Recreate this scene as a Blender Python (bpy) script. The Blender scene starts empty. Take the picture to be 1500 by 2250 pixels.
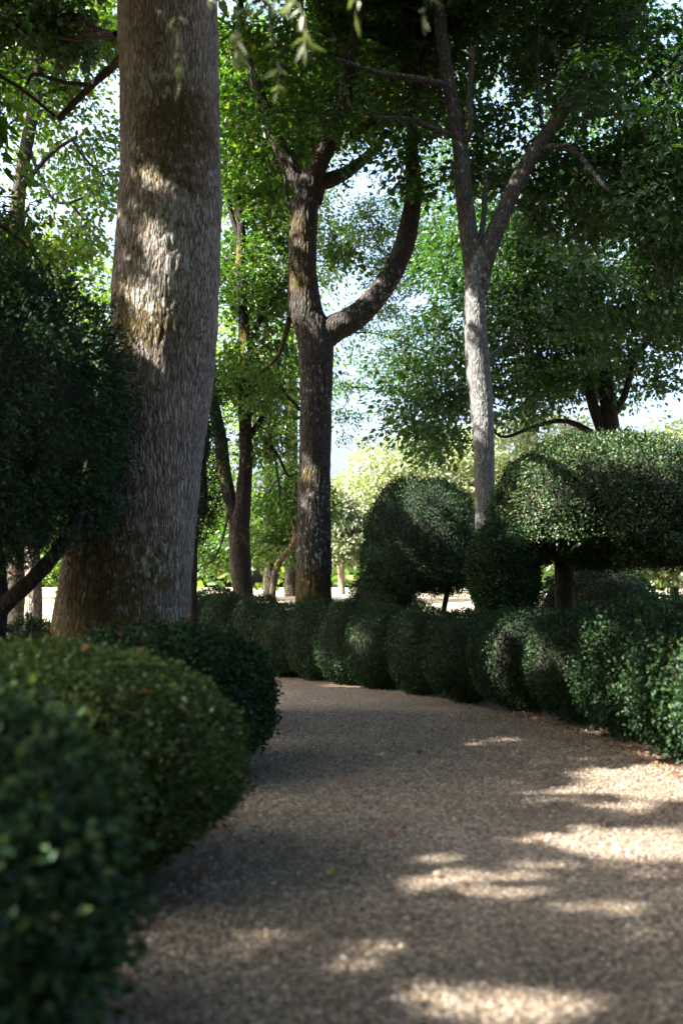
import bpy, math
import numpy as np
from mathutils import Vector

sc = bpy.context.scene
# ------------------------------------------------------------------ camera
F_PX = 2187.0                    # focal length in photograph pixels (35 mm lens, 36 mm tall frame)
CAM_H = 1.3
PITCH = math.atan((1290 - 1125) / F_PX)
cam_d = bpy.data.cameras.new('camera')
cam_d.sensor_fit = 'VERTICAL'; cam_d.sensor_height = 36.0; cam_d.sensor_width = 24.0
cam_d.lens = 35.0; cam_d.clip_end = 1000.0; cam_d.clip_start = 0.05
cam_d.dof.use_dof = True; cam_d.dof.focus_distance = 16.0; cam_d.dof.aperture_fstop = 1.5
cam = bpy.data.objects.new('camera', cam_d)
sc.collection.objects.link(cam)
cam.location = (0, 0, CAM_H)
cam.rotation_euler = (math.pi / 2 + PITCH, 0, 0)
sc.camera = cam

# ------------------------------------------------------------------ light
SUN = np.array([-0.71, -0.24, 0.66]); SUN /= np.linalg.norm(SUN)      # towards the sun
EL = math.asin(SUN[2]); AZ = math.atan2(SUN[0], SUN[1])               # clockwise from +Y
world = bpy.data.worlds.new('World'); sc.world = world; world.use_nodes = True
wn = world.node_tree.nodes; wl = world.node_tree.links
sky = wn.new('ShaderNodeTexSky'); sky.sky_type = 'NISHITA'; sky.sun_disc = False
sky.sun_elevation = EL; sky.sun_rotation = AZ; sky.air_density = 1.0; sky.dust_density = 10.0; sky.ozone_density = 3.0
wl.new(sky.outputs[0], wn['Background'].inputs[0]); wn['Background'].inputs[1].default_value = 0.125
sun_d = bpy.data.lights.new('sun', 'SUN'); sun_d.energy = 5.0; sun_d.angle = math.radians(0.53); sun_d.color = (1.0, 0.93, 0.84)
sun = bpy.data.objects.new('sun', sun_d); sc.collection.objects.link(sun)
sun.rotation_euler = Vector(SUN).to_track_quat('Z', 'Y').to_euler()
vs = sc.view_settings
vs.view_transform = 'Standard'; vs.look = 'None'; vs.exposure = 3.05; vs.gamma = 1.0; vs.use_curve_mapping = False
cy = sc.cycles
cy.max_bounces = 7; cy.diffuse_bounces = 4; cy.glossy_bounces = 2; cy.transmission_bounces = 4; cy.transparent_max_bounces = 4
cy.sample_clamp_indirect = 4.0; cy.caustics_reflective = False; cy.caustics_refractive = False
cy.use_adaptive_sampling = True; cy.adaptive_threshold = 0.02; cy.use_denoising = True

# ------------------------------------------------------------------ helpers
def at(px, py, Y):
    """photograph pixel at depth Y -> world point"""
    x = (px - 750) / F_PX; y = (1125 - py) / F_PX
    c, s = math.cos(PITCH), math.sin(PITCH)
    d = np.array([x, c - y * s, s + y * c])
    return np.array([0, 0, CAM_H]) + d * (Y / d[1])

def PX(Y): return Y / F_PX            # metres per photograph pixel at depth Y

def _hash(ix, iy, iz, seed):
    h = (ix * 374761393 + iy * 668265263 + iz * 2147483647 + seed * 1274126177) & 0xFFFFFFFF
    h = ((h ^ (h >> 13)) * 1274126177) & 0xFFFFFFFF
    return ((h ^ (h >> 16)) & 0xFFFF) / 65535.0

def vnoise(P, freq=1.0, seed=0):
    """value noise 0..1, P (N,3), freq scalar or 3-vector"""
    q = np.asarray(P, float) * freq
    i = np.floor(q).astype(np.int64); f = q - i; f = f * f * (3 - 2 * f)
    r = 0
    for dx in (0, 1):
        wx = f[:, 0] if dx else 1 - f[:, 0]
        for dy in (0, 1):
            wy = f[:, 1] if dy else 1 - f[:, 1]
            for dz in (0, 1):
                wz = f[:, 2] if dz else 1 - f[:, 2]
                r = r + wx * wy * wz * _hash(i[:, 0] + dx, i[:, 1] + dy, i[:, 2] + dz, seed)
    return r

def fbm(P, freq, seed=0, octs=3):
    a, r, t = 1.0, 0, 0
    freq = np.asarray(freq, float)
    for k in range(octs):
        r = r + a * vnoise(P, freq * 2 ** k, seed + 17 * k); t += a; a *= .5
    return r / t

def norm(v): return v / np.maximum(np.linalg.norm(v, axis=-1, keepdims=True), 1e-9)

def np_mesh(name, V, faces, k, mat, smooth=False):
    """V (N,3); faces flat index array, every polygon has k corners"""
    me = bpy.data.meshes.new(name)
    V = np.ascontiguousarray(V, np.float32); faces = np.ascontiguousarray(faces, np.int32).ravel()
    npoly = len(faces) // k
    me.vertices.add(len(V)); me.vertices.foreach_set('co', V.ravel())
    me.loops.add(len(faces)); me.loops.foreach_set('vertex_index', faces)
    me.polygons.add(npoly); me.polygons.foreach_set('loop_start', np.arange(0, len(faces), k, dtype=np.int32))
    me.polygons.foreach_set('use_smooth', np.full(npoly, smooth, bool))
    me.update(calc_edges=True)
    if mat is not None: me.materials.append(mat)
    return me

def link(name, data, parent=None, **props):
    o = bpy.data.objects.new(name, data); sc.collection.objects.link(o)
    if parent is not None: o.parent = parent
    for k_, v_ in props.items(): o[k_] = v_
    return o

def thing(name, label, cat, loc=(0, 0, 0), rz=0.0, group=None):
    o = link(name, None); o.empty_display_size = .2
    o.location = tuple(float(q) for q in loc); o.rotation_euler = (0, 0, rz)
    o['label'] = label; o['category'] = cat
    if group: o['group'] = group
    return o

def smooth01(t): t = np.clip(t, 0, 1); return t * t * (3 - 2 * t)
def gz(x, y):
    """height of the lawn: a gentle bank beyond the hedge"""
    x = np.asarray(x, float); y = np.asarray(y, float)
    e = np.interp(x, [-60, -14, -5, 0, 4, 8, 14, 60], [22, 21, 19.5, 18.4, 17.6, 17.0, 16, 15])
    return .98 * smooth01((y - e) / 9.0)

# ------------------------------------------------------------------ materials
def new_mat(name):
    m = bpy.data.materials.new(name); m.use_nodes = True
    nt = m.node_tree; nt.nodes.clear()
    out = nt.nodes.new('ShaderNodeOutputMaterial')
    return m, nt.nodes, nt.links, out

def ramp(nodes, stops, interp='LINEAR'):
    r = nodes.new('ShaderNodeValToRGB'); r.color_ramp.interpolation = interp
    els = r.color_ramp.elements
    while len(els) < len(stops): els.new(0.5)
    for e, (p, c) in zip(els, stops): e.position = p; e.color = (*c, 1)
    return r

def leaf_mat(name, stops, trans=0.35, gloss=0.06, rough=0.45, tcol=(1.15, 1.25, 0.55), noise=0.0):
    m, n, l, out = new_mat(name)
    g = n.new('ShaderNodeNewGeometry')
    r = ramp(n, stops); col = r.outputs[0]
    l.new(g.outputs['Random Per Island'], r.inputs[0])
    if noise:
        tc = n.new('ShaderNodeTexCoord'); nz = n.new('ShaderNodeTexNoise'); nz.inputs['Scale'].default_value = noise; nz.inputs['Detail'].default_value = 2
        l.new(tc.outputs['Object'], nz.inputs['Vector'])
        mr = n.new('ShaderNodeMapRange'); mr.inputs[1].default_value = .3; mr.inputs[2].default_value = .7; mr.inputs[3].default_value = .7; mr.inputs[4].default_value = 1.35
        l.new(nz.outputs[0], mr.inputs[0])
        mx = n.new('ShaderNodeVectorMath'); mx.operation = 'SCALE'
        l.new(col, mx.inputs[0]); l.new(mr.outputs[0], mx.inputs['Scale']); col = mx.outputs[0]
    d = n.new('ShaderNodeBsdfDiffuse'); l.new(col, d.inputs[0])
    tm = n.new('ShaderNodeVectorMath'); tm.operation = 'MULTIPLY'; tm.inputs[1].default_value = tcol; l.new(col, tm.inputs[0])
    t = n.new('ShaderNodeBsdfTranslucent'); l.new(tm.outputs[0], t.inputs[0])
    mix = n.new('ShaderNodeMixShader'); mix.inputs[0].default_value = trans
    l.new(d.outputs[0], mix.inputs[1]); l.new(t.outputs[0], mix.inputs[2])
    gl = n.new('ShaderNodeBsdfGlossy'); gl.inputs['Roughness'].default_value = rough; gl.inputs[0].default_value = (.9, .95, 1, 1)
    mix2 = n.new('ShaderNodeMixShader'); mix2.inputs[0].default_value = gloss
    l.new(mix.outputs[0], mix2.inputs[1]); l.new(gl.outputs[0], mix2.inputs[2])
    l.new(mix2.outputs[0], out.inputs[0])
    return m

def bark_mat(name, dark, light, moss=(.060, .042, .008), lichen=(.33, .36, .33), ridge=26.0, stretch=.16, bump=.6, lich=.62, grain=1.0):
    """vertical interlaced ridges; vertex attribute 'moss' adds moss, 'lichen' adds lichen"""
    m, n, l, out = new_mat(name)
    tc = n.new('ShaderNodeTexCoord')
    at_ = n.new('ShaderNodeAttribute'); at_.attribute_name = 'moss'
    al = n.new('ShaderNodeAttribute'); al.attribute_name = 'lichen'
    wob = n.new('ShaderNodeTexNoise'); wob.inputs['Scale'].default_value = 5; l.new(tc.outputs['Object'], wob.inputs['Vector'])
    wv = n.new('ShaderNodeVectorMath'); wv.operation = 'MULTIPLY_ADD'; wv.inputs[1].default_value = (.09, .09, .09)
    l.new(wob.outputs['Color'], wv.inputs[0]); l.new(tc.outputs['Object'], wv.inputs[2])
    mp = n.new('ShaderNodeMapping'); mp.inputs['Scale'].default_value = (1, 1, stretch); l.new(wv.outputs[0], mp.inputs[0])
    vo = n.new('ShaderNodeTexVoronoi'); vo.feature = 'DISTANCE_TO_EDGE'; vo.inputs['Scale'].default_value = ridge; l.new(mp.outputs[0], vo.inputs['Vector'])
    rv = n.new('ShaderNodeMapRange'); rv.inputs[1].default_value = .02; rv.inputs[2].default_value = .28; l.new(vo.outputs['Distance'], rv.inputs[0])
    mpr = n.new('ShaderNodeMapping'); mpr.inputs['Scale'].default_value = (1, 1, stretch * .62); l.new(wv.outputs[0], mpr.inputs[0])
    rn = n.new('ShaderNodeTexNoise'); rn.inputs['Scale'].default_value = ridge * .95; rn.inputs['Detail'].default_value = 2.5; rn.inputs['Roughness'].default_value = .45; l.new(mpr.outputs[0], rn.inputs['Vector'])
    r1 = n.new('ShaderNodeMath'); r1.operation = 'SUBTRACT'; r1.inputs[1].default_value = .5; l.new(rn.outputs[0], r1.inputs[0])
    r2 = n.new('ShaderNodeMath'); r2.operation = 'ABSOLUTE'; l.new(r1.outputs[0], r2.inputs[0])
    r3 = n.new('ShaderNodeMapRange'); r3.inputs[1].default_value = .0; r3.inputs[2].default_value = .12; l.new(r2.outputs[0], r3.inputs[0])
    rid = n.new('ShaderNodeMixRGB'); rid.inputs[0].default_value = .72; l.new(r3.outputs[0], rid.inputs[1]); l.new(rv.outputs[0], rid.inputs[2])
    fine = n.new('ShaderNodeTexNoise'); fine.inputs['Scale'].default_value = 60; fine.inputs['Detail'].default_value = 5
    mp2 = n.new('ShaderNodeMapping'); mp2.inputs['Scale'].default_value = (1, 1, .35); l.new(tc.outputs['Object'], mp2.inputs[0]); l.new(mp2.outputs[0], fine.inputs['Vector'])
    big = n.new('ShaderNodeTexNoise'); big.inputs['Scale'].default_value = 2.2; big.inputs['Detail'].default_value = 4; l.new(tc.outputs['Object'], big.inputs['Vector'])
    # colour = ridge height + grain + broad tone
    a1 = n.new('ShaderNodeMath'); a1.operation = 'MULTIPLY_ADD'; a1.inputs[1].default_value = .5; a1.inputs[2].default_value = 0
    l.new(rid.outputs[0], a1.inputs[0])
    a2 = n.new('ShaderNodeMath'); a2.operation = 'MULTIPLY_ADD'; a2.inputs[1].default_value = .55 * grain; l.new(fine.outputs[0], a2.inputs[0]); l.new(a1.outputs[0], a2.inputs[2])
    a3 = n.new('ShaderNodeMath'); a3.operation = 'MULTIPLY_ADD'; a3.inputs[1].default_value = .5; l.new(big.outputs[0], a3.inputs[0]); l.new(a2.outputs[0], a3.inputs[2])
    cr = ramp(n, [(.25, dark), (.95, light)]); 
    sub = n.new('ShaderNodeMath'); sub.operation = 'SUBTRACT'; sub.inputs[1].default_value = .2; l.new(a3.outputs[0], sub.inputs[0]); l.new(sub.outputs[0], cr.inputs[0])
    # moss
    mn = n.new('ShaderNodeTexNoise'); mn.inputs['Scale'].default_value = 11; mn.inputs['Detail'].default_value = 6; l.new(tc.outputs['Object'], mn.inputs['Vector'])
    ms = n.new('ShaderNodeMath'); ms.operation = 'MULTIPLY_ADD'; ms.inputs[1].default_value = 1.5; ms.inputs[2].default_value = -.75; l.new(mn.outputs[0], ms.inputs[0])
    mm = n.new('ShaderNodeMath'); mm.operation = 'ADD'; l.new(ms.outputs[0], mm.inputs[0]); l.new(at_.outputs['Fac'], mm.inputs[1])
    mk = n.new('ShaderNodeMapRange'); mk.inputs[1].default_value = .25; mk.inputs[2].default_value = .75; mk.inputs[4].default_value = .92; l.new(mm.outputs[0], mk.inputs[0])
    mcol = ramp(n, [(.3, tuple(c * .55 for c in moss)), (.7, tuple(c * 1.35 for c in moss))]); l.new(fine.outputs[0], mcol.inputs[0])
    mixm = n.new('ShaderNodeMixRGB'); l.new(mk.outputs[0], mixm.inputs[0]); l.new(cr.outputs[0], mixm.inputs[1]); l.new(mcol.outputs[0], mixm.inputs[2])
    # lichen
    ln = n.new('ShaderNodeTexNoise'); ln.inputs['Scale'].default_value = 17; ln.inputs['Detail'].default_value = 5; ln.inputs['Roughness'].default_value = .62
    mp3 = n.new('ShaderNodeMapping'); mp3.inputs['Scale'].default_value = (1, 1, .6); mp3.inputs['Location'].default_value = (3, 7, 1); l.new(tc.outputs['Object'], mp3.inputs[0]); l.new(mp3.outputs[0], ln.inputs['Vector'])
    la = n.new('ShaderNodeMath'); la.operation = 'MULTIPLY_ADD'; la.inputs[1].default_value = .17; l.new(al.outputs['Fac'], la.inputs[0]); l.new(ln.outputs[0], la.inputs[2])
    lk = n.new('ShaderNodeMapRange'); lk.inputs[1].default_value = lich; lk.inputs[2].default_value = lich + .07; lk.inputs[4].default_value = .6; l.new(la.outputs[0], lk.inputs[0])
    mixl = n.new('ShaderNodeMixRGB'); l.new(lk.outputs[0], mixl.inputs[0]); l.new(mixm.outputs[0], mixl.inputs[1]); mixl.inputs[2].default_value = (*lichen, 1)
    bs = n.new('ShaderNodeBsdfPrincipled'); bs.inputs['Roughness'].default_value = .9; bs.inputs['Specular IOR Level'].default_value = .2
    l.new(mixl.outputs[0], bs.inputs['Base Color'])
    hb = n.new('ShaderNodeMath'); hb.operation = 'MULTIPLY_ADD'; hb.inputs[1].default_value = .45; l.new(fine.outputs[0], hb.inputs[0]); l.new(rid.outputs[0], hb.inputs[2])
    bp = n.new('ShaderNodeBump'); bp.inputs['Strength'].default_value = bump; bp.inputs['Distance'].default_value = .03; l.new(hb.outputs[0], bp.inputs['Height'])
    l.new(bp.outputs[0], bs.inputs['Normal']); l.new(bs.outputs[0], out.inputs[0])
    return m

def plain_mat(name, c, rough=.85, noise=30.0, var=.35):
    m, n, l, out = new_mat(name)
    tc = n.new('ShaderNodeTexCoord'); nz = n.new('ShaderNodeTexNoise'); nz.inputs['Scale'].default_value = noise; nz.inputs['Detail'].default_value = 5
    l.new(tc.outputs['Object'], nz.inputs['Vector'])
    r = ramp(n, [(.3, tuple(q * (1 - var) for q in c)), (.7, tuple(q * (1 + var) for q in c))]); l.new(nz.outputs[0], r.inputs[0])
    bs = n.new('ShaderNodeBsdfPrincipled'); bs.inputs['Roughness'].default_value = rough; bs.inputs['Specular IOR Level'].default_value = .25
    l.new(r.outputs[0], bs.inputs['Base Color']); l.new(bs.outputs[0], out.inputs[0])
    return m

M = {}
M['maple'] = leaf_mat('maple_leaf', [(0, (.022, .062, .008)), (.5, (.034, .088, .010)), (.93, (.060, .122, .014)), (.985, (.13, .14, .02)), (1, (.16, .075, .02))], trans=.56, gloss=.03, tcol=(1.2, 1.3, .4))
M['maple_shaded'] = leaf_mat('shaded_leaf', [(0, (.014, .046, .010)), (.5, (.022, .066, .013)), (.96, (.040, .095, .016)), (1, (.11, .12, .03))], trans=.48, gloss=.035, tcol=(1.2, 1.3, .4))  # darker leaf copy, shade of the dim crowns put into the colour
M['sunny'] = leaf_mat('sunlit_leaf', [(0, (.050, .115, .012)), (.5, (.085, .158, .018)), (.92, (.135, .195, .028)), (1, (.22, .17, .03))], trans=.62, gloss=.03, tcol=(1.2, 1.3, .45))  # lighter leaf copy for trees in sun, sunlight put into the colour
M['hazy'] = leaf_mat('glare_paled_leaf', [(0, (.12, .165, .065)), (.6, (.17, .21, .095)), (1, (.24, .25, .12))], trans=.45)  # leaf colours paled toward the glare that washes out the far trees
M['silver'] = leaf_mat('grey_green_leaf', [(0, (.075, .10, .045)), (1, (.14, .165, .08))], trans=.35)
M['pale'] = leaf_mat('pale_narrow_leaf', [(0, (.10, .13, .05)), (1, (.20, .22, .11))], trans=.45)
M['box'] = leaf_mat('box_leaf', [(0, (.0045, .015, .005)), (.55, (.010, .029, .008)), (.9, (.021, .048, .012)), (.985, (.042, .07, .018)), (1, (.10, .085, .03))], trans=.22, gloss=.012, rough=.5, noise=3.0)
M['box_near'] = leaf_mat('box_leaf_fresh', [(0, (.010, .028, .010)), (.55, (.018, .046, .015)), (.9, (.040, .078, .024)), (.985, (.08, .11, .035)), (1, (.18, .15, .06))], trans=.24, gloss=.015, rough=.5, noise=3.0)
M['box_sky_lit'] = leaf_mat('box_leaf_sky_lit', [(0, (.024, .046, .009)), (.55, (.040, .074, .013)), (.9, (.074, .108, .022)), (1, (.17, .14, .05))], trans=.25, gloss=.02, rough=.45, noise=3.0)  # olive tone includes the sky light on the bush top, over all leaves
M['yew'] = leaf_mat('yew_needle', [(0, (.011, .030, .014)), (.6, (.020, .048, .021)), (.95, (.040, .078, .032)), (.99, (.06, .085, .03)), (1, (.13, .08, .03))], trans=.14, gloss=.012, rough=.5, noise=2.0)
M['yew_light'] = leaf_mat('clipped_yew_needle', [(0, (.016, .036, .011)), (.6, (.028, .056, .017)), (.95, (.054, .088, .030)), (1, (.16, .12, .06))], trans=.2, gloss=.02, rough=.5, noise=2.0)
M['core'] = plain_mat('shaded_inner_twigs', (.010, .010, .006), noise=40)  # darker than twig brown: shade behind the leaves is in the colour
M['twig'] = plain_mat('twig_bark', (.030, .024, .018), noise=25)
M['barkA'] = bark_mat('rough_grey_brown_bark', (.040, .033, .028), (.33, .285, .25), ridge=33, stretch=.15, bump=.9, lich=.595)
M['barkB'] = bark_mat('dark_fissured_bark', (.013, .011, .0095), (.080, .069, .060), ridge=26, stretch=.16, bump=.9, lich=.66)
M['barkC'] = bark_mat('smooth_grey_bark', (.055, .054, .054), (.165, .163, .160), ridge=22, stretch=.28, bump=.4, lich=.60, moss=(.06, .06, .02))
M['barkE'] = bark_mat('grey_brown_limb_bark', (.024, .021, .019), (.105, .097, .090), ridge=24, stretch=.2, bump=.6, lich=.60, moss=(.07, .065, .012))
M['barkD'] = bark_mat('dark_bark', (.009, .007, .0055), (.038, .031, .025), ridge=26, stretch=.16, bump=.7, lich=.70, moss=(.13, .10, .02))
M['barkF'] = bark_mat('light_tan_bark', (.10, .08, .06), (.28, .23, .18), ridge=20, stretch=.2, bump=.5, lich=.75)
M['dead'] = leaf_mat('dead_leaf', [(0, (.10, .050, .024)), (.5, (.17, .085, .042)), (1, (.22, .13, .07))], trans=.2, gloss=.03, tcol=(1, .9, .7))
M['dead_yellow'] = leaf_mat('yellowed_leaf', [(0, (.30, .20, .05)), (1, (.38, .28, .08))], trans=.25, gloss=.03, tcol=(1, .9, .7))

# ------------------------------------------------------------------ where sun comes through the canopy
# holes in the leaf cover, given by the places on which a shaft of light lands
SPOT_GROUND = []   # (x, y, rx, ry, rot)
def gspot(px, py, wpx, hpx):
    Y = CAM_H * F_PX / (py - 1290.0); c = at(px, py, Y); k = PX(Y)
    Y2 = CAM_H * F_PX / (py + hpx - 1290.0)
    SPOT_GROUND.append((c[0], c[1], wpx * k + .05, max(abs(Y - Y2), .05) + .05))
for a in [(1400, 1835, 190, 50), (1290, 1835, 140, 30), (1330, 1730, 110, 16), (1230, 1745, 60, 8), (1425, 1775, 60, 14), (1000, 1890, 62, 22), (1110, 1915, 70, 26), (1010, 1935, 60, 16), 
          (885, 2040, 62, 34), (1100, 2080, 55, 22), (1180, 2160, 150, 32), (1040, 2180, 70, 24), (1270, 2240, 130, 36), (1450, 1985, 70, 40), (1400, 2060, 100, 18), (340, 2072, 30, 14), (415, 2040, 30, 8), (345, 2065, 40, 12),
          (1480, 1915, 30, 16), (985, 1580, 30, 3)]:
    gspot(*a)
SPOT_BALL = []
for px, py, Y, r in [(300, 640, 9.1, .17), (275, 500, 9.1, .16), (275, 330, 9.15, .12), (310, 730, 9.1, .12), (330, 600, 9.1, .12), (675, 1030, 16.7, .20), (665, 1110, 16.7, .10), (650, 650, 16.7, .24), (660, 500, 16.7, .16), (1050, 660, 15.7, .2), (1065, 880, 15.7, .22),
                     (1040, 790, 15.7, .15), (670, 1385, 13.2, .17), (690, 1440, 13.0, .13), (780, 1390, 12.6, .10), (620, 1370, 13.8, .07), (1330, 1440, 7.8, .26), (1430, 1500, 7.0, .42), (1385, 1630, 6.8, .30), (1460, 1620, 6.3, .3), (1350, 1520, 7.4, .22), (1300, 1370, 8.6, .16), (1480, 1400, 6.6, .25), (1220, 1440, 9.0, .2), (1160, 1410, 9.6, .14),
                     (1120, 1060, 12.6, .32), (1180, 1130, 12.4, .30), (1250, 975, 12.9, .42), (1400, 1000, 12.9, .5), (1480, 1060, 12.7, .3), (1270, 1170, 12.3, .22), (1160, 990, 12.8, .25),
                     (480, 1030, 19.8, .10), (535, 760, 19.8, .16), (600, 668, 20.4, .12), (930, 1085, 16.3, .24), (990, 1100, 16.3, .18), (960, 1150, 16.0, .18), (1000, 1190, 16, .12), (1045, 1250, 12.3, .13), (1060, 1300, 12.3, .10),
                     (170, 765, 7.4, .16), (60, 690, 7.4, .09), (700, 20, 3.6, .26), (800, 20, 3.6, .2), (580, 30, 3.6, .16), (40, 1700, 1.95, .10), (90, 1810, 1.95, .08), (150, 1650, 2.0, .04), (120, 1990, 2.2, .06), (175, 2010, 2.3, .04)]:
    SPOT_BALL.append((at(px, py, Y), r * 1.12 + .09))

def sun_open(P, wob=.28):
    """True where a leaf at P may stay"""
    keep = np.ones(len(P), bool)
    gx = P[:, 0] - SUN[0] / SUN[2] * P[:, 2]; gy = P[:, 1] - SUN[1] / SUN[2] * P[:, 2]
    G = np.stack([gx, gy, np.zeros_like(gx)], 1)
    w = 1 + wob * 2 * (fbm(G, 3.0, 5, 2) - .5) * 2
    for cx, cy_, rx, ry in SPOT_GROUND:
        keep &= (((gx - cx) / rx) ** 2 + ((gy - cy_) / ry) ** 2) > w
    for c, r in SPOT_BALL:
        q = P - c; t = q @ SUN
        d = np.linalg.norm(q - t[:, None] * SUN, axis=1)
        keep &= ~((d < r) & (t > .6))
    return keep

# ------------------------------------------------------------------ leaves
TPL = {
    'diamond': (np.array([(0, 0, 0), (.42, .30, .05), (1, 0, -.06), (.42, -.30, .05)]), [(0, 2, 1), (0, 3, 2)]),
    'broad': (np.array([(0, 0, 0), (.22, .40, .05), (.62, .36, .03), (1, 0, -.10), (.62, -.36, .03), (.22, -.40, .05)]), [(0, 3, 2, 1), (0, 5, 4, 3)]),
    'maple': (np.array([(0, 0, 0), (.24, .50, .02), (.56, .21, .06), (1, 0, -.12), (.56, -.21, .06), (.24, -.50, .02)]), [(0, 3, 2, 1), (0, 5, 4, 3)]),
    'lance': (np.array([(0, 0, 0), (.35, .13, .03), (1, 0, -.08), (.35, -.13, .03)]), [(0, 2, 1), (0, 3, 2)]),
    'needle': (np.array([(0, 0, 0), (.5, .15, .03), (1, 0, -.05), (.5, -.15, .03)]), [(0, 2, 1), (0, 3, 2)]),
    'box': (np.array([(0, 0, 0), (.5, .32, .08), (1, 0, -.05), (.5, -.32, .08)]), [(0, 2, 1), (0, 3, 2)]),
}

def leaves_mesh(name, C, A, N, S, tpl, mat):
    T, fs = TPL[tpl]
    A = norm(A); B = norm(np.cross(N, A)); N2 = np.cross(A, B)
    n, m = len(C), len(T)
    S = np.asarray(S)[:, None, None]
    V = C[:, None, :] + S * (T[None, :, 0:1] * A[:, None, :] + T[None, :, 1:2] * B[:, None, :] + T[None, :, 2:3] * N2[:, None, :])
    Fa = np.array(fs).ravel()
    faces = (np.arange(n)[:, None] * m + Fa[None, :]).ravel()
    return np_mesh(name, V.reshape(-1, 3), faces, len(fs[0]), mat)

# ------------------------------------------------------------------ tubes
def catmull(P, n):
    P = np.asarray(P, float)
    Q = np.vstack([2 * P[0] - P[1], P, 2 * P[-1] - P[-2]])
    out = []
    segs = len(P) - 1
    t_all = np.linspace(0, segs, n)
    for t in t_all:
        i = min(int(t), segs - 1); u = t - i
        a, b, c, d = Q[i], Q[i + 1], Q[i + 2], Q[i + 3]
        out.append(.5 * ((2 * b) + (-a + c) * u + (2 * a - 5 * b + 4 * c - d) * u * u + (-a + 3 * b - 3 * c + d) * u ** 3))
    return np.array(out)

def tube_arrays(P, R, sides, disp=None, phase=0.0):
    """rings along P with radii R; disp(points, theta) -> radial offset"""
    n = len(P)
    T = np.gradient(P, axis=0); T = norm(T)
    ref = np.array([1.0, 0, 0]) if abs(T[0][0]) < .9 else np.array([0, 1.0, 0])
    U = np.zeros_like(P); u = ref
    for i in range(n):
        u = u - T[i] * (u @ T[i]); u = u / np.linalg.norm(u); U[i] = u
    W = np.cross(T, U)
    th = np.linspace(0, 2 * np.pi, sides, endpoint=False) + phase
    D = np.cos(th)[None, :, None] * U[:, None, :] + np.sin(th)[None, :, None] * W[:, None, :]
    V = P[:, None, :] + D * np.asarray(R)[:, None, None]
    if disp is not None:
        off = disp(V.reshape(-1, 3)).reshape(n, sides)
        V = V + D * off[:, :, None]
    i, j = np.meshgrid(np.arange(n - 1), np.arange(sides), indexing='ij'); j2 = (j + 1) % sides
    Fq = np.stack([i * sides + j, i * sides + j2, (i + 1) * sides + j2, (i + 1) * sides + j], -1).reshape(-1, 4)
    return V.reshape(-1, 3), Fq

def set_attr(me, name, vals):
    a = me.attributes.new(name, 'FLOAT', 'POINT'); a.data.foreach_set('value', np.ascontiguousarray(vals, np.float32))

def limb(name, pts, radii, mat, parent, sides=20, step=.06, ridge=.012, rfreq=16.0, mossf=None, lichf=None, seed=0, origin=None, knob=.10):
    """pts in world space; the mesh is written relative to origin"""
    pts = np.asarray(pts, float); radii = np.asarray(radii, float)
    L = np.linalg.norm(np.diff(pts, axis=0), axis=1).sum()
    n = max(int(L / step), 8)
    P = catmull(pts, n)
    R = np.interp(np.linspace(0, len(radii) - 1, n), np.arange(len(radii)), radii)
    k = max(len(radii), 3)
    R = np.convolve(np.pad(R, 5, 'edge'), np.ones(11) / 11, 'valid')
    def disp(V):
        w = V + .10 * (np.stack([vnoise(V, 3.5, seed + 1), vnoise(V, 3.5, seed + 2), vnoise(V, 3.5, seed + 3)], 1) - .5)
        rr = 1 - np.abs(2 * vnoise(w, (rfreq, rfreq, rfreq * .22), seed + 4) - 1)
        br = fbm(V, 1.6, seed + 9, 3) - .5
        rad = np.repeat(R, sides)
        return ridge * (.5 - rr ** 2) + rad * knob * 2 * br
    V, Fq = tube_arrays(P, R, sides, disp)
    o = origin if origin is not None else np.zeros(3)
    me = np_mesh(name, V - o, Fq, 4, mat, smooth=True)
    set_attr(me, 'moss', mossf(V) if mossf else np.zeros(len(V)))
    set_attr(me, 'lichen', lichf(V) if lichf else np.zeros(len(V)))
    ob = link(name, me, parent)
    return ob, P

def pxpath(Y, *pts):
    """pts (px, py[, dY]) at depth Y -> world points"""
    return [at(p[0], p[1], Y + (p[2] if len(p) > 2 else 0)) for p in pts]

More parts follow.
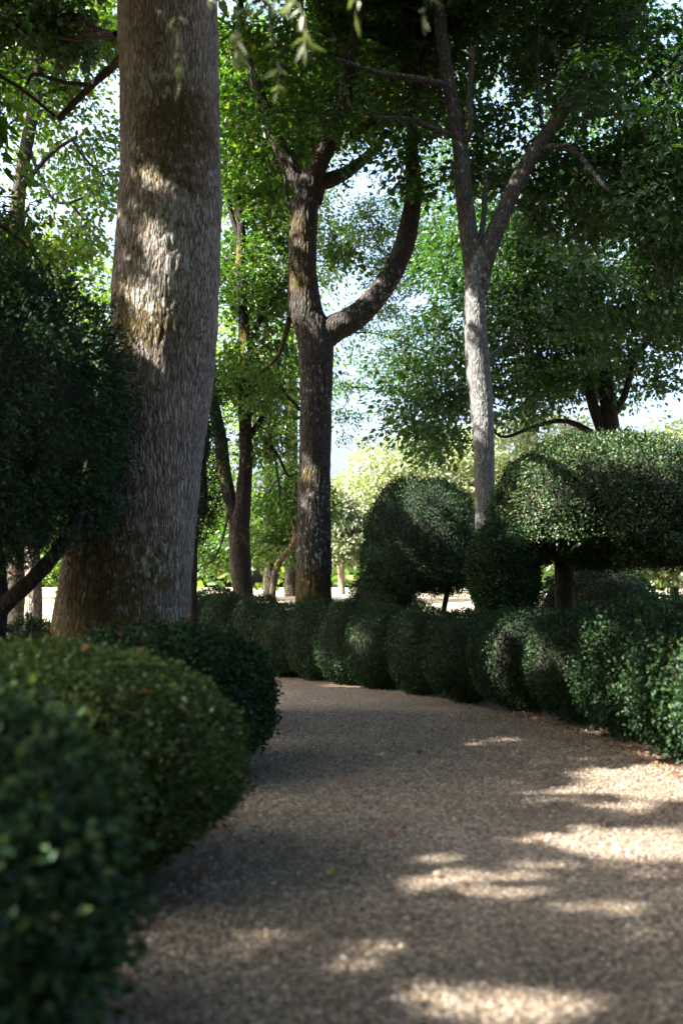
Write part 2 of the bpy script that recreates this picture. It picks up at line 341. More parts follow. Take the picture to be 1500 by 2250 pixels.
# ------------------------------------------------------------------ crowns
def crown(tree, org, ells, n_cl, per, cr, leaf, tpl, mat, skel, seed, gap=.42, gfreq=.45, flat=.42, droop=.25, gobo=True, min_z=2.0, twig_r=.006, shell=.35, twig_mat=None, keepf=None, tilt=.55):
    """leaf sprays spread through a union of ellipsoids, each on a twig that runs back to the limbs.
    ells: (centre(3), radii(3), weight)"""
    rg = np.random.default_rng(seed)
    cs = []
    wts = np.array([e[2] if len(e) > 2 else np.prod(e[1]) for e in ells], float); wts /= wts.sum()
    tot = 0
    while tot < n_cl:
        k = rg.choice(len(ells), n_cl, p=wts)
        d = norm(rg.normal(size=(n_cl, 3))); r = rg.random(n_cl) ** shell
        cc = np.array([np.asarray(ells[i][0]) for i in k]) + d * r[:, None] * np.array([np.asarray(ells[i][1]) for i in k])
        ok = (fbm(cc, gfreq, seed + 3, 2) > gap) & (cc[:, 2] > min_z)
        cs.append(cc[ok]); tot += ok.sum()
        if len(cs) > 30: break
    C = np.vstack(cs)[:n_cl]
    if gobo: C = C[sun_open(C)]
    n = len(C)
    ctr = sum(np.asarray(e[0]) * w for e, w in zip(ells, wts))
    # twigs: nearest node that is already joined to the limbs
    nodes = np.asarray(skel, float); ns = len(nodes)
    d0 = np.array([np.min(np.linalg.norm(nodes - c, axis=1)) for c in C]); order = np.argsort(d0)
    allp = np.vstack([nodes, C[order]]); parent = np.full(len(allp), -1)
    desc = np.ones(len(allp))
    for q in range(ns, len(allp)):
        dd = np.linalg.norm(allp[:q] - allp[q], axis=1)
        dd[:ns] *= .8
        parent[q] = int(np.argmin(dd + .25 * np.maximum(0, allp[:q, 2] - allp[q, 2])))
    for q in range(len(allp) - 1, ns - 1, -1): desc[parent[q]] += desc[q]
    tv, tf, off = [], [], 0
    for q in range(ns, len(allp)):
        a, b = allp[parent[q]], allp[q]
        L = np.linalg.norm(b - a)
        mid = (a + b) / 2 + rg.normal(size=3) * .07 * L + np.array([0, 0, .08 * L])
        mid2 = a * .25 + b * .75 + rg.normal(size=3) * .05 * L + np.array([0, 0, .05 * L])
        P = np.array([a, mid, mid2, b])
        r0 = twig_r * min(math.sqrt(desc[q] + 1.0), 5.5); r1 = twig_r * min(math.sqrt(max(desc[q] - 1, 1)), 5) * .8
        V, Fq = tube_arrays(P, np.linspace(r0, r1, 4), 3)
        tv.append(V); tf.append(Fq + off); off += len(V)
    tme = np_mesh('twigs', np.vstack(tv) - org, np.vstack(tf), 4, twig_mat or M['twig'], smooth=True)
    link('twigs', tme, tree, kind='stuff')
    # leaves
    Cc = C[order]; dirv = Cc - allp[parent[ns:]]; dirv[:, 2] *= .5
    dirv = norm(dirv + norm(Cc - ctr) * .5 * np.linalg.norm(dirv, axis=1, keepdims=True))
    idx = np.repeat(np.arange(n), per)
    m_ = len(idx)
    rad = cr * rg.uniform(.65, 1.35, n)[idx]
    g = norm(rg.normal(size=(m_, 3))) * (rg.random(m_) ** .5)[:, None] * rad[:, None]
    hd = dirv[idx] * [1, 1, .4]; hd = norm(hd)
    al = (g * hd).sum(1)
    g[:, 2] *= flat
    g = g + hd * (al * .45)[:, None]
    g[:, 2] -= droop * np.abs(al) + .12 * rad * rg.random(m_)
    Pn = Cc[idx] + g
    ax = norm(hd * .6 + norm(g + 1e-6) * .6 + rg.normal(size=(m_, 3)) * .45 + np.array([0, 0, -.35]))
    nm = norm(np.array([0, 0, 1.0]) + rg.normal(size=(m_, 3)) * tilt + hd * .25)
    keep = Pn[:, 2] > .3
    if gobo: keep &= sun_open(Pn)
    if keepf is not None: keep &= keepf(Pn)
    Pn, ax, nm = Pn[keep], ax[keep], nm[keep]
    S = leaf * rg.uniform(.45, 1.4, len(Pn))
    lm = leaves_mesh('crown', Pn - org, ax, nm, S, tpl, mat)
    return link('crown', lm, tree, kind='stuff')

# ------------------------------------------------------------------ clipped bushes
def blob_core(a, b, h, z0, e1, e2, amp, seed, cut=0.0, nu=56, nv=32, freq=1.6):
    """closed lump from z0 to z0+h; e1, e2 = squareness in height and plan"""
    u = np.linspace(0, 2 * np.pi, nu, endpoint=False); v = np.linspace(-np.pi / 2, np.pi / 2, nv)
    uu, vv = np.meshgrid(u, v); s = lambda t, e: np.sign(t) * np.abs(t) ** e
    X = a * s(np.cos(vv), e1) * s(np.cos(uu), e2); Y = b * s(np.cos(vv), e1) * s(np.sin(uu), e2); Z = z0 + h / 2 + h / 2 * s(np.sin(vv), e1)
    V = np.stack([X, Y, Z], -1).reshape(-1, 3)
    n = norm(np.stack([X / a ** 2, Y / b ** 2, (Z - z0 - h / 2) / (h / 2) ** 2], -1).reshape(-1, 3))
    V = V + n * (amp * 2 * (fbm(V, freq, seed, 3) - .5))[:, None]
    V = V + n * (amp * .9 * (fbm(V, freq * 3.3, seed + 50, 2) - .5))[:, None]
    if cut:
        V[:, 2] -= .07 * np.clip(V[:, 0] + .2, 0, 9) ** 2 * (h > 2.3) * (a > 1.5)
        zc = z0 + cut * h; lowv = V[:, 2] < zc
        V[lowv, 2] = zc + .30 * (V[lowv, 2] - zc) + .34 * (fbm(V[lowv], 2.4, seed + 8, 2) - .5)
    i, j = np.meshgrid(np.arange(nv - 1), np.arange(nu), indexing='ij'); j2 = (j + 1) % nu
    Fq = np.stack([i * nu + j, i * nu + j2, (i + 1) * nu + j2, (i + 1) * nu + j], -1).reshape(-1, 4)
    return V, Fq

def bush_meshes(name, V, Fq, n_leaf, leaf, tpl, mat, seed, depth=.07, stray=.04, out=.45, up=.25, core_in=.085, keepf=None, clump=0.0, cfreq=9.0):
    rg = np.random.default_rng(seed)
    q = V[Fq]; A1 = np.cross(q[:, 1] - q[:, 0], q[:, 2] - q[:, 0]); A2 = np.cross(q[:, 2] - q[:, 0], q[:, 3] - q[:, 0])
    ar = np.linalg.norm(A1 + A2, axis=1) / 2; fn = norm(A1 + A2)
    k = rg.choice(len(Fq), n_leaf, p=ar / ar.sum())
    a, b = rg.random((2, n_leaf, 1)); Q = q[k]
    P = (Q[:, 0] * (1 - a) + Q[:, 1] * a) * (1 - b) + (Q[:, 3] * (1 - a) + Q[:, 2] * a) * b
    n = fn[k]
    # little twiglet clumps stand proud of the clipped face
    cl = fbm(P, cfreq, seed + 5, 2) - .5
    P = P + n * (-depth * rg.random(n_leaf) ** 1.2 + stray * rg.random(n_leaf) ** 4 + clump * 2 * cl)[:, None] + rg.normal(size=P.shape) * .006
    ax = norm(n * out + rg.normal(size=P.shape) * .6 + np.array([0, 0, up]))
    nm = norm(n * .8 + np.array([0, 0, .5]) + rg.normal(size=P.shape) * .5)
    keep = P[:, 2] > .015
    if keepf is not None: keep &= keepf(P)
    P, ax, nm = P[keep], ax[keep], nm[keep]
    S = leaf * rg.uniform(.6, 1.3, len(P))
    fol = leaves_mesh(name, P, ax, nm, S, tpl, mat)
    # inner body of twigs
    vn = np.zeros_like(V); np.add.at(vn, Fq.ravel(), np.repeat(fn, 4, axis=0)); vn = norm(vn)
    Vc = V - vn * core_in; Vc[:, 2] = np.maximum(Vc[:, 2], .01)
    core = np_mesh('shaded_inner_twigs', Vc, Fq, 4, M['core'], smooth=True)
    return fol, core

# ================================================================== SETTING
def ground_mat():
    m, n, l, out = new_mat('bare_soil_and_litter')
    tc = n.new('ShaderNodeTexCoord')
    nz = n.new('ShaderNodeTexNoise'); nz.inputs['Scale'].default_value = 3; nz.inputs['Detail'].default_value = 8; nz.inputs['Roughness'].default_value = .7; l.new(tc.outputs['Object'], nz.inputs['Vector'])
    vo = n.new('ShaderNodeTexVoronoi'); vo.inputs['Scale'].default_value = 22; l.new(tc.outputs['Object'], vo.inputs['Vector'])
    r = ramp(n, [(.3, (.030, .022, .015)), (.7, (.085, .060, .038))]); l.new(nz.outputs[0], r.inputs[0])
    mx = n.new('ShaderNodeMixRGB'); mx.inputs[0].default_value = .3; l.new(r.outputs[0], mx.inputs[1])
    r2 = ramp(n, [(0, (.03, .02, .012)), (1, (.14, .08, .04))]); l.new(vo.outputs['Color'], r2.inputs[0]); l.new(r2.outputs[0], mx.inputs[2])
    bs = n.new('ShaderNodeBsdfPrincipled'); bs.inputs['Roughness'].default_value = .95; l.new(mx.outputs[0], bs.inputs['Base Color'])
    bp = n.new('ShaderNodeBump'); bp.inputs['Distance'].default_value = .04; l.new(nz.outputs[0], bp.inputs['Height']); l.new(bp.outputs[0], bs.inputs['Normal'])
    l.new(bs.outputs[0], out.inputs[0]); return m

def lawn_mat():
    m, n, l, out = new_mat('dry_lawn')
    tc = n.new('ShaderNodeTexCoord')
    nz = n.new('ShaderNodeTexNoise'); nz.inputs['Scale'].default_value = .5; nz.inputs['Detail'].default_value = 9; nz.inputs['Roughness'].default_value = .72; l.new(tc.outputs['Object'], nz.inputs['Vector'])
    r = ramp(n, [(.32, (.15, .15, .060)), (.5, (.27, .225, .15)), (.7, (.36, .29, .22))]); l.new(nz.outputs[0], r.inputs[0])
    f = n.new('ShaderNodeTexNoise'); f.inputs['Scale'].default_value = 35; f.inputs['Detail'].default_value = 4; l.new(tc.outputs['Object'], f.inputs['Vector'])
    bs = n.new('ShaderNodeBsdfPrincipled'); bs.inputs['Roughness'].default_value = .95; l.new(r.outputs[0], bs.inputs['Base Color'])
    bp = n.new('ShaderNodeBump'); bp.inputs['Distance'].default_value = .05; l.new(f.outputs[0], bp.inputs['Height']); l.new(bp.outputs[0], bs.inputs['Normal'])
    l.new(bs.outputs[0], out.inputs[0]); return m

PEBBLE = [(p_, (.69 * c_[0], .668 * c_[1], .64 * c_[2])) for p_, c_ in [(0, (.055, .045, .038)), (.15, (.12, .105, .095)), (.3, (.15, .115, .080)), (.5, (.23, .175, .12)), (.68, (.25, .21, .165)), (.84, (.31, .25, .19)), (.95, (.40, .35, .30)), (1, (.52, .48, .43))]]
def path_mat():
    m, n, l, out = new_mat('fine_gravel_bed')
    tc = n.new('ShaderNodeTexCoord')
    vo = n.new('ShaderNodeTexVoronoi'); vo.inputs['Scale'].default_value = 62; l.new(tc.outputs['Object'], vo.inputs['Vector'])
    sp = n.new('ShaderNodeSeparateColor'); l.new(vo.outputs['Color'], sp.inputs[0])
    r = ramp(n, PEBBLE); l.new(sp.outputs[0], r.inputs[0])
    nz = n.new('ShaderNodeTexNoise'); nz.inputs['Scale'].default_value = 1.1; nz.inputs['Detail'].default_value = 5; l.new(tc.outputs['Object'], nz.inputs['Vector'])
    mr = n.new('ShaderNodeMapRange'); mr.inputs[1].default_value = .3; mr.inputs[2].default_value = .7; mr.inputs[3].default_value = .78; mr.inputs[4].default_value = 1.15; l.new(nz.outputs[0], mr.inputs[0])
    sc_ = n.new('ShaderNodeVectorMath'); sc_.operation = 'SCALE'; l.new(r.outputs[0], sc_.inputs[0]); l.new(mr.outputs[0], sc_.inputs['Scale'])
    bs = n.new('ShaderNodeBsdfPrincipled'); bs.inputs['Roughness'].default_value = .8; bs.inputs['Specular IOR Level'].default_value = .3; l.new(sc_.outputs[0], bs.inputs['Base Color'])
    inv = n.new('ShaderNodeMath'); inv.operation = 'SUBTRACT'; inv.inputs[0].default_value = 1; l.new(vo.outputs['Distance'], inv.inputs[1])
    bp = n.new('ShaderNodeBump'); bp.inputs['Distance'].default_value = .012; bp.inputs['Strength'].default_value = .9; l.new(inv.outputs[0], bp.inputs['Height']); l.new(bp.outputs[0], bs.inputs['Normal'])
    l.new(bs.outputs[0], out.inputs[0]); return m

def pebble_mat():
    m, n, l, out = new_mat('pebbles')
    g = n.new('ShaderNodeNewGeometry'); r = ramp(n, PEBBLE); l.new(g.outputs['Random Per Island'], r.inputs[0])
    tc = n.new('ShaderNodeTexCoord'); nz = n.new('ShaderNodeTexNoise'); nz.inputs['Scale'].default_value = 1.1; nz.inputs['Detail'].default_value = 6; nz.inputs['Roughness'].default_value = .65; l.new(tc.outputs['Object'], nz.inputs['Vector'])
    mr = n.new('ShaderNodeMapRange'); mr.inputs[1].default_value = .3; mr.inputs[2].default_value = .7; mr.inputs[3].default_value = .66; mr.inputs[4].default_value = 1.22; l.new(nz.outputs[0], mr.inputs[0])
    sc_ = n.new('ShaderNodeVectorMath'); sc_.operation = 'SCALE'; l.new(r.outputs[0], sc_.inputs[0]); l.new(mr.outputs[0], sc_.inputs['Scale'])
    bs = n.new('ShaderNodeBsdfPrincipled'); bs.inputs['Roughness'].default_value = .75; bs.inputs['Specular IOR Level'].default_value = .25
    l.new(sc_.outputs[0], bs.inputs['Base Color']); l.new(bs.outputs[0], out.inputs[0]); return m

def sheet(name, X0, X1, Y0, Y1, z, mat):
    return link(name, np_mesh(name, np.array([(X0, Y0, z), (X1, Y0, z), (X1, Y1, z), (X0, Y1, z)], float), np.arange(4), 4, mat), None, kind='structure')
g = sheet('ground', -300, 300, -60, 600, 0.0, ground_mat()); g['label'] = 'dark bare soil of the planting beds'
# lawn: an uneven sheet beyond the hedge
lx = np.concatenate([np.linspace(-300, -30, 8), np.linspace(-25, 25, 60), np.linspace(30, 300, 8)])
ly = np.concatenate([np.linspace(0, 18, 46), [24, 32, 45, 70, 120, 250, 560]])
e0 = np.interp(lx, [-60, -14, -5, 0, 4, 8, 14, 60], [22, 21, 19.5, 18.4, 17.6, 17.0, 16, 15])
LV = np.array([(x, e + q, 0) for q in ly for x, e in zip(lx, e0)])
LV[:, 2] = gz(LV[:, 0], LV[:, 1]) + .004 + .05 * smooth01((LV[:, 1] - 20) / 6) * (fbm(LV, .35, 9, 3) - .5)
nx = len(lx)
LF = np.array([(i * nx + j, i * nx + j + 1, (i + 1) * nx + j + 1, (i + 1) * nx + j) for i in range(len(ly) - 1) for j in range(nx - 1)])
o = link('lawn', np_mesh('lawn', LV, LF, 4, lawn_mat(), smooth=True), None, kind='structure'); o['label'] = 'pale sunlit dry lawn beyond the hedge'
# gravel path between the hedges
PL = catmull([(-1.1, -4), (-.9, 0), (-.78, 3), (-.58, 5), (-.62, 7), (-.95, 8.6), (-1.1, 10.2), (-1.8, 11.7), (-3.6, 12.9), (-8, 14)], 90)
PR = catmull([(2.7, -4), (2.6, 0), (2.5, 3), (2.38, 5), (2.28, 7), (2.2, 8.6), (1.8, 10), (.95, 12.2), (-1.2, 15.3), (-6, 18.0)], 90)
NS = 9
PV = np.array([[*(PL[i] * (1 - t) + PR[i] * t), .008] for i in range(90) for t in np.linspace(0, 1, NS)])
PV[:, 2] += .012 * (fbm(PV, .9, 3, 3)) * np.tile(np.sin(np.linspace(0, np.pi, NS)), 90)
PF = np.array([(i * NS + j, i * NS + j + 1, (i + 1) * NS + j + 1, (i + 1) * NS + j) for i in range(89) for j in range(NS - 1)])
path = link('gravel_path', np_mesh('gravel_path', PV, PF, 4, path_mat(), smooth=True), None, kind='structure'); path['label'] = 'fine tan gravel path curving away between clipped bushes'
# loose pebbles on the nearer part of the path
def pebbles(n, seed):
    rg = np.random.default_rng(seed)
    y = 2.4 + (10.5 - 2.4) * rg.random(n) ** 1.55; x = rg.uniform(-1.25, 2.6, n)
    ok = (np.abs(x) < .36 * y + .25) & (x > np.interp(y, PL[:, 1], PL[:, 0]) - .12) & (x < np.interp(y, PR[:60, 1], PR[:60, 0]) + .1)
    x, y = x[ok], y[ok]; n = len(x)
    base = np.array([(1, .1, 0), (-.1, .9, .1), (-.95, 0, 0), (.1, -.85, .05), (.05, .05, .75)])
    tri = np.array([(0, 1, 4), (1, 2, 4), (2, 3, 4), (3, 0, 4)])
    s = .0070 * np.exp(rg.normal(size=n) * .32)
    th = rg.random(n) * 6.283; c, d = np.cos(th), np.sin(th)
    jit = base[None] * rg.uniform(.7, 1.3, (n, 5, 1)) + rg.normal(size=(n, 5, 3)) * .14
    X = (jit[..., 0] * c[:, None] - jit[..., 1] * d[:, None]) * s[:, None] + x[:, None]
    Y = (jit[..., 0] * d[:, None] + jit[..., 1] * c[:, None]) * s[:, None] + y[:, None]
    Z = np.maximum(jit[..., 2], -.1) * s[:, None] + .016
    V = np.stack([X, Y, Z], -1).reshape(-1, 3)
    return np_mesh('gravel', V, (np.arange(n)[:, None] * 5 + tri.ravel()[None]).ravel(), 3, pebble_mat())
o = link('gravel', pebbles(100000, 11), None, kind='stuff'); o['label'] = 'small loose tan and grey pebbles covering the path'; o['category'] = 'gravel'

# ================================================================== TREES
def blobs(V, items):
    r = np.zeros(len(V))
    for c, rad, k in items: r = np.maximum(r, k * np.exp(-(np.linalg.norm((V - c) / rad, axis=1) ** 2)))
    return r

E = lambda px, py, Y, rx, ry, rz: (at(px, py, Y), (rx * PX(Y), ry, rz * PX(Y)))
# --- the big trunk behind the left-hand bushes
YA = 9.7; oA = np.array([at(215, 1575, YA)[0], YA, 0.0])
tA = thing('old_maple_tree', 'massive rough-barked tree trunk with brown moss, rising behind the near clipped bushes', 'tree', oA)
rowsA = [(1640, 215, 345), (1575, 228, 318), (1480, 245, 302), (1390, 262, 288), (1200, 290, 272), (1000, 322, 246), (750, 358, 236), (650, 363, 240), (550, 369, 236), (400, 375, 226), (200, 373, 220), (0, 367, 223), (-160, 364, 222), (-250, 362, 218)]
moss_shadeA = [(at(280, 700, 9.2), .42, 1.0), (at(340, 720, 9.2), .30, .9), (at(250, 640, 9.3), .28, .7), (at(400, 270, 9.2), .48, 1.0), (at(340, 360, 9.2), .35, .75), (at(430, 380, 9.2), .33, .8), (at(330, 480, 9.2), .35, .5), (at(300, 560, 9.2), .25, .5),  # blobs high on the trunk: moss with the shadow over it painted in
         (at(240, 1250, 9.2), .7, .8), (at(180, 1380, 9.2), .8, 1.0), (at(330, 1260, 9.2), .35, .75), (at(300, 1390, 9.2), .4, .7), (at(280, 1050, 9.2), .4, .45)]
lichA = [(at(310, 655, 9.2), .22, 1.0), (at(380, 470, 9.2), .3, .6), (at(340, 190, 9.2), .2, .7), (at(375, 600, 9.2), .25, .5), (at(345, 1240, 9.2), .25, .6), (at(300, 420, 9.2), .3, .4), (at(280, 320, 9.2), .2, .5)]
tr, skA = limb('trunk', [at(c, y, YA) for y, c, w in rowsA], [w * PX(YA) / 2 for y, c, w in rowsA], M['barkA'], tA, sides=230, step=.028, ridge=.013, rfreq=27, mossf=lambda V: blobs(V, moss_shadeA), lichf=lambda V: blobs(V, lichA), seed=2, origin=oA, knob=.05)
ob, P = limb('upper_trunk', pxpath(YA, (362, -235), (352, -600), (340, -1000), (300, -1500)), [w * PX(YA) / 2 for w in (216, 195, 150, 60)], M['barkA'], tA, sides=40, step=.12, seed=3, origin=oA)
skel = list(P[::5])
for pts, rr in [(pxpath(YA, (350, -150), (200, -350, -2), (-100, -600, -3), (-500, -700, -4)), (.22, .16, .1, .04)), (pxpath(YA, (360, -250), (600, -500, -1), (900, -700, -2), (1300, -800, -2)), (.2, .15, .1, .04)),
                (pxpath(YA, (340, -400), (300, -700, 2), (200, -900, 4)), (.2, .14, .06)), (pxpath(YA, (350, -300), (420, -600, -3), (500, -900, -5)), (.18, .12, .05))]:
    ob, P = limb('limb', pts, rr, M['barkA'], tA, sides=14, step=.15, seed=5, origin=oA); skel += list(P[::4])
for pts, ww in [(pxpath(12.0, (330, 60, -2), (270, 85, -.5), (215, 70), (165, 38, .3), (110, 45, .5), (40, 62, .8), (-60, 60, 1)), (34, 26, 22, 20, 15, 12, 8)), (pxpath(12.0, (340, 90, -2), (300, 100, -.8), (255, 140), (205, 185, .2), (165, 225, .3), (130, 262, .4)), (30, 24, 19, 17, 16, 13)), (pxpath(12.0, (205, 187, .2), (150, 183, .4), (110, 172, .5), (75, 163, .6), (60, 185, .6)), (11, 10, 9, 8, 5)),
                (pxpath(12.0, (255, 75, -.5), (205, 80, -.2), (160, 85, 0), (120, 77, .2)), (16, 13, 11, 7)), (pxpath(12.0, (120, 255, .5), (60, 205, .7), (0, 168, .9), (-60, 150, 1)), (7, 8, 10, 10))]:
    ob, P = limb('branch', pts, [w * PX(12.0) / 2 for w in ww], M['barkD'], tA, sides=14, step=.07, ridge=.01, seed=7, origin=oA)
crown(tA, oA, [E(60, 20, 12.5, 130, .8, 60), E(150, 80, 12.6, 70, .5, 40)], 42, 55, .42, .11, 'maple', M['maple_shaded'], list(P) + list(pxpath(12.0, (165, 38), (110, 45), (40, 62))), 19, gap=.3, gobo=False, min_z=5)
crown(tA, oA, [((-2.5, 9, 13), (5, 5, 4)), ((1.5, 8, 13.5), (4.5, 4, 3)), ((-5, 7, 12), (4, 4, 3)), ((-4.5, 13.5, 12.8), (4.5, 3.5, 2.8)), ((2, 3.5, 10.5), (4, 3.5, 2)), ((-2, 3, 10), (3.5, 3.5, 2))], 1050, 37, .8, .26, 'diamond', M['maple'], skel, 21, gap=.36, gobo=True, min_z=8.6)

# --- centre tree with the sweeping side limb
YB = 17.0; kB = PX(YB); oB = np.array([at(690, 1450, YB)[0], YB, 0.0])
tB = thing('fissured_tree', 'dark fissured tree in the middle with a thick limb sweeping out and up', 'tree', oB)
rowsB = [(1480, 688, 96), (1400, 689, 88), (1330, 689, 82), (1250, 689, 77), (1100, 690, 71), (900, 693, 69), (800, 694, 76), (740, 692, 84), (690, 674, 74), (620, 666, 64), (560, 664, 62), (460, 670, 60), (420, 678, 60), (380, 680, 44)]
mB = [(at(660, 1290, 16.7), .5, .85), (at(662, 1045, 16.7), .28, .7), (at(640, 600, 16.7), .5, .7), (at(650, 500, 16.7), .5, .6), (at(700, 1300, 16.7), .4, .6)]
lB = [(at(690, 1200, 16.7), .6, .8), (at(700, 1100, 16.7), .5, .7), (at(690, 860, 16.7), .6, .7), (at(840, 640, 17), .6, .9), (at(690, 480, 16.7), .4, .4), (at(800, 690, 17), .3, .8)]
mf = lambda V: blobs(V, mB); lf = lambda V: blobs(V, lB)
tr, skB = limb('trunk', [at(c, y, YB) for y, c, w in rowsB], [w * kB / 2 for y, c, w in rowsB], M['barkB'], tB, sides=120, step=.035, ridge=.022, rfreq=20, mossf=mf, lichf=lf, seed=31, origin=oB, knob=.06)
skel = [p for p in skB if p[2] > 5.5]
for pts, ww in [(pxpath(YB, (690, 752), (735, 722), (790, 690), (845, 625), (880, 560), (897, 500), (908, 420), (904, 320), (912, 220), (935, 60)), (66, 60, 54, 50, 47, 43, 37, 27, 20, 12)),
                (pxpath(YB, (672, 440), (655, 400), (628, 350), (604, 300), (575, 220), (540, 100), (520, -60)), (44, 40, 34, 30, 26, 20, 14)),
                (pxpath(YB, (690, 440), (700, 405, .1), (726, 395, .2), (762, 378, .5), (810, 340, .9), (850, 290, 1.5)), (40, 40, 36, 30, 22, 14)),
                (pxpath(YB, (682, 430), (690, 390), (715, 330, -.3), (740, 280, -.4), (757, 225, -.5), (770, 120, -.7), (800, -20, -1)), (44, 42, 38, 36, 32, 26, 18))]:
    ob, P = limb('limb', pts, [w * kB / 2 for w in ww], M['barkB'], tB, sides=40, step=.05, ridge=.012, rfreq=22, mossf=mf, lichf=lf, seed=33, origin=oB, knob=.08); skel += list(P[4::6])
# thin branches
for pts, ww in [(pxpath(YB, (770, 300, -.4), (830, 262, -.4), (900, 264, -.4), (990, 300, -.4)), (20, 18, 16, 12)), (pxpath(YB, (650, 500), (642, 470), (630, 430), (626, 380)), (12, 9, 8, 5)), (pxpath(YB, (636, 700), (612, 780, .6), (560, 830, 1.2)), (14, 10, 5))]:
    ob, P = limb('branch', pts, [w * kB / 2 for w in ww], M['barkB'], tB, sides=12, step=.08, ridge=.004, seed=35, origin=oB); skel += list(P[2::5])
crown(tB, oB, [E(640, 200, 18.2, 170, 1.8, 190), E(800, 150, 18.2, 190, 1.8, 190), E(700, -100, 17, 330, 3.2, 200), E(810, 350, 17.6, 110, 1.0, 80), E(560, 330, 18, 70, 1.2, 150), E(770, 530, 18.4, 60, .8, 50), E(560, 840, 18.2, 75, .9, 60), E(600, 120, 15.6, 110, .8, 70), E(905, 310, 16.2, 65, .5, 120), E(910, 400, 16.2, 60, .5, 70), E(640, 230, 15.9, 80, .6, 90), E(770, 200, 15.9, 90, .6, 110)], 600, 88, .50, .105, 'maple', M['maple'], skel, 41, gap=.42, gfreq=.8, min_z=3.5)

# --- grey-barked tree that forks in a V
YC = 16.0; kC = PX(YC); oC = np.array([at(1070, 1470, YC)[0], YC, 0.0])
tC = thing('grey_barked_tree', 'slender smooth grey tree forking into a tall V above the big clipped dome', 'tree', oC)
rowsC = [(1500, 1078, 66), (1400, 1074, 58), (1300, 1066, 48), (1200, 1067, 46), (1000, 1063, 46), (900, 1058, 50), (820, 1050, 54), (750, 1045, 52), (680, 1042, 47), (620, 1043, 47), (585, 1047, 52), (560, 1050, 46), (545, 1051, 26)]
lC = [(at(1045, 640, 15.7), .6, .6), (at(1060, 900, 15.7), .5, .5)]; mC = [(at(1225, 240, 15.7), .35, .8), (at(1060, 545, 15.7), .3, .5)]
mf = lambda V: blobs(V, mC); lf = lambda V: blobs(V, lC)
tr, skC = limb('trunk', [at(c, y, YC) for y, c, w in rowsC], [w * kC / 2 for y, c, w in rowsC], M['barkC'], tC, sides=90, step=.04, ridge=.008, rfreq=14, mossf=mf, lichf=lf, seed=51, origin=oC, knob=.07)
skel = [p for p in skC if p[2] > 5]
for pts, ww in [(pxpath(YC, (1046, 640), (1034, 555), (1020, 440), (1010, 320), (988, 200), (970, 80), (960, -40), (955, -250)), (44, 42, 38, 35, 32, 28, 24, 14)),
                (pxpath(YC, (1048, 640), (1068, 560), (1112, 450), (1160, 355), (1205, 290), (1255, 220), (1310, 150), (1375, 65), (1430, -60)), (44, 42, 38, 36, 34, 32, 26, 22, 14))]:
    ob, P = limb('limb', pts, [w * kC / 2 for w in ww], M['barkE'], tC, sides=40, step=.05, ridge=.007, rfreq=16, mossf=mf, lichf=lf, seed=53, origin=oC); skel += list(P[4::6])
for pts, ww in [(pxpath(YC, (1012, 320), (1032, 290, -.2), (1030, 220, -.25), (1037, 100, -.3)), (16, 14, 13, 12)), (pxpath(YC, (1195, 300), (1185, 240, .1), (1180, 150, .2), (1182, 50, .2)), (9, 8, 8, 6)), (pxpath(YC, (1180, 330), (1225, 322, -.2), (1265, 335, -.3), (1320, 400, -.5), (1390, 470, -.7), (1445, 590, -.9), (1475, 700, -1)), (16, 15, 13, 11, 9, 7, 4)),
                (pxpath(YC, (1000, 300), (960, 285, -.2), (900, 262, -.4), (820, 258, -.6)), (14, 12, 10, 8)), (pxpath(YC, (985, 190), (930, 175, -.3), (830, 160, -.5), (735, 128, -.8)), (18, 15, 12, 8)), (pxpath(YC, (1070, 800), (1095, 770, .3), (1130, 745, .6), (1160, 738, 1)), (14, 12, 8, 5)),
                (pxpath(YC, (1290, 175), (1275, 110), (1290, 20), (1300, -60)), (14, 11, 10, 8)), (pxpath(YC, (1090, 500), (1130, 455, .4), (1170, 470, .7)), (8, 6, 4)), (pxpath(YC, (1050, 560), (1062, 470, .1), (1068, 380, .2)), (14, 12, 8))]:
    ob, P = limb('branch', pts, [w * kC / 2 for w in ww], M['barkE'], tC, sides=12, step=.08, ridge=.003, seed=55, origin=oC); skel += list(P[2::5])
crown(tC, oC, [E(1090, 120, 17.6, 210, 1.6, 220), E(1350, 150, 17.4, 220, 2.0, 230), E(1290, 430, 17.2, 150, 1.2, 130), E(1430, 420, 15.5, 110, 1.6, 200), E(1220, 640, 15.6, 140, 1.2, 100), E(1390, 680, 15.8, 160, 1.6, 120), E(1120, -150, 16, 420, 3, 160), E(1560, 400, 16, 180, 2.5, 350), E(980, 400, 17.2, 80, .8, 110), E(1100, 240, 15.0, 70, .5, 40), E(1130, 330, 17, 110, 1, 110), E(1005, 350, 15.2, 45, .4, 60), E(1300, 170, 15.2, 80, .5, 70), E(980, 90, 15.2, 60, .5, 60)], 760, 78, .50, .11, 'maple', M['maple_shaded'], skel, 61, gap=.43, gfreq=.7, min_z=4.2)

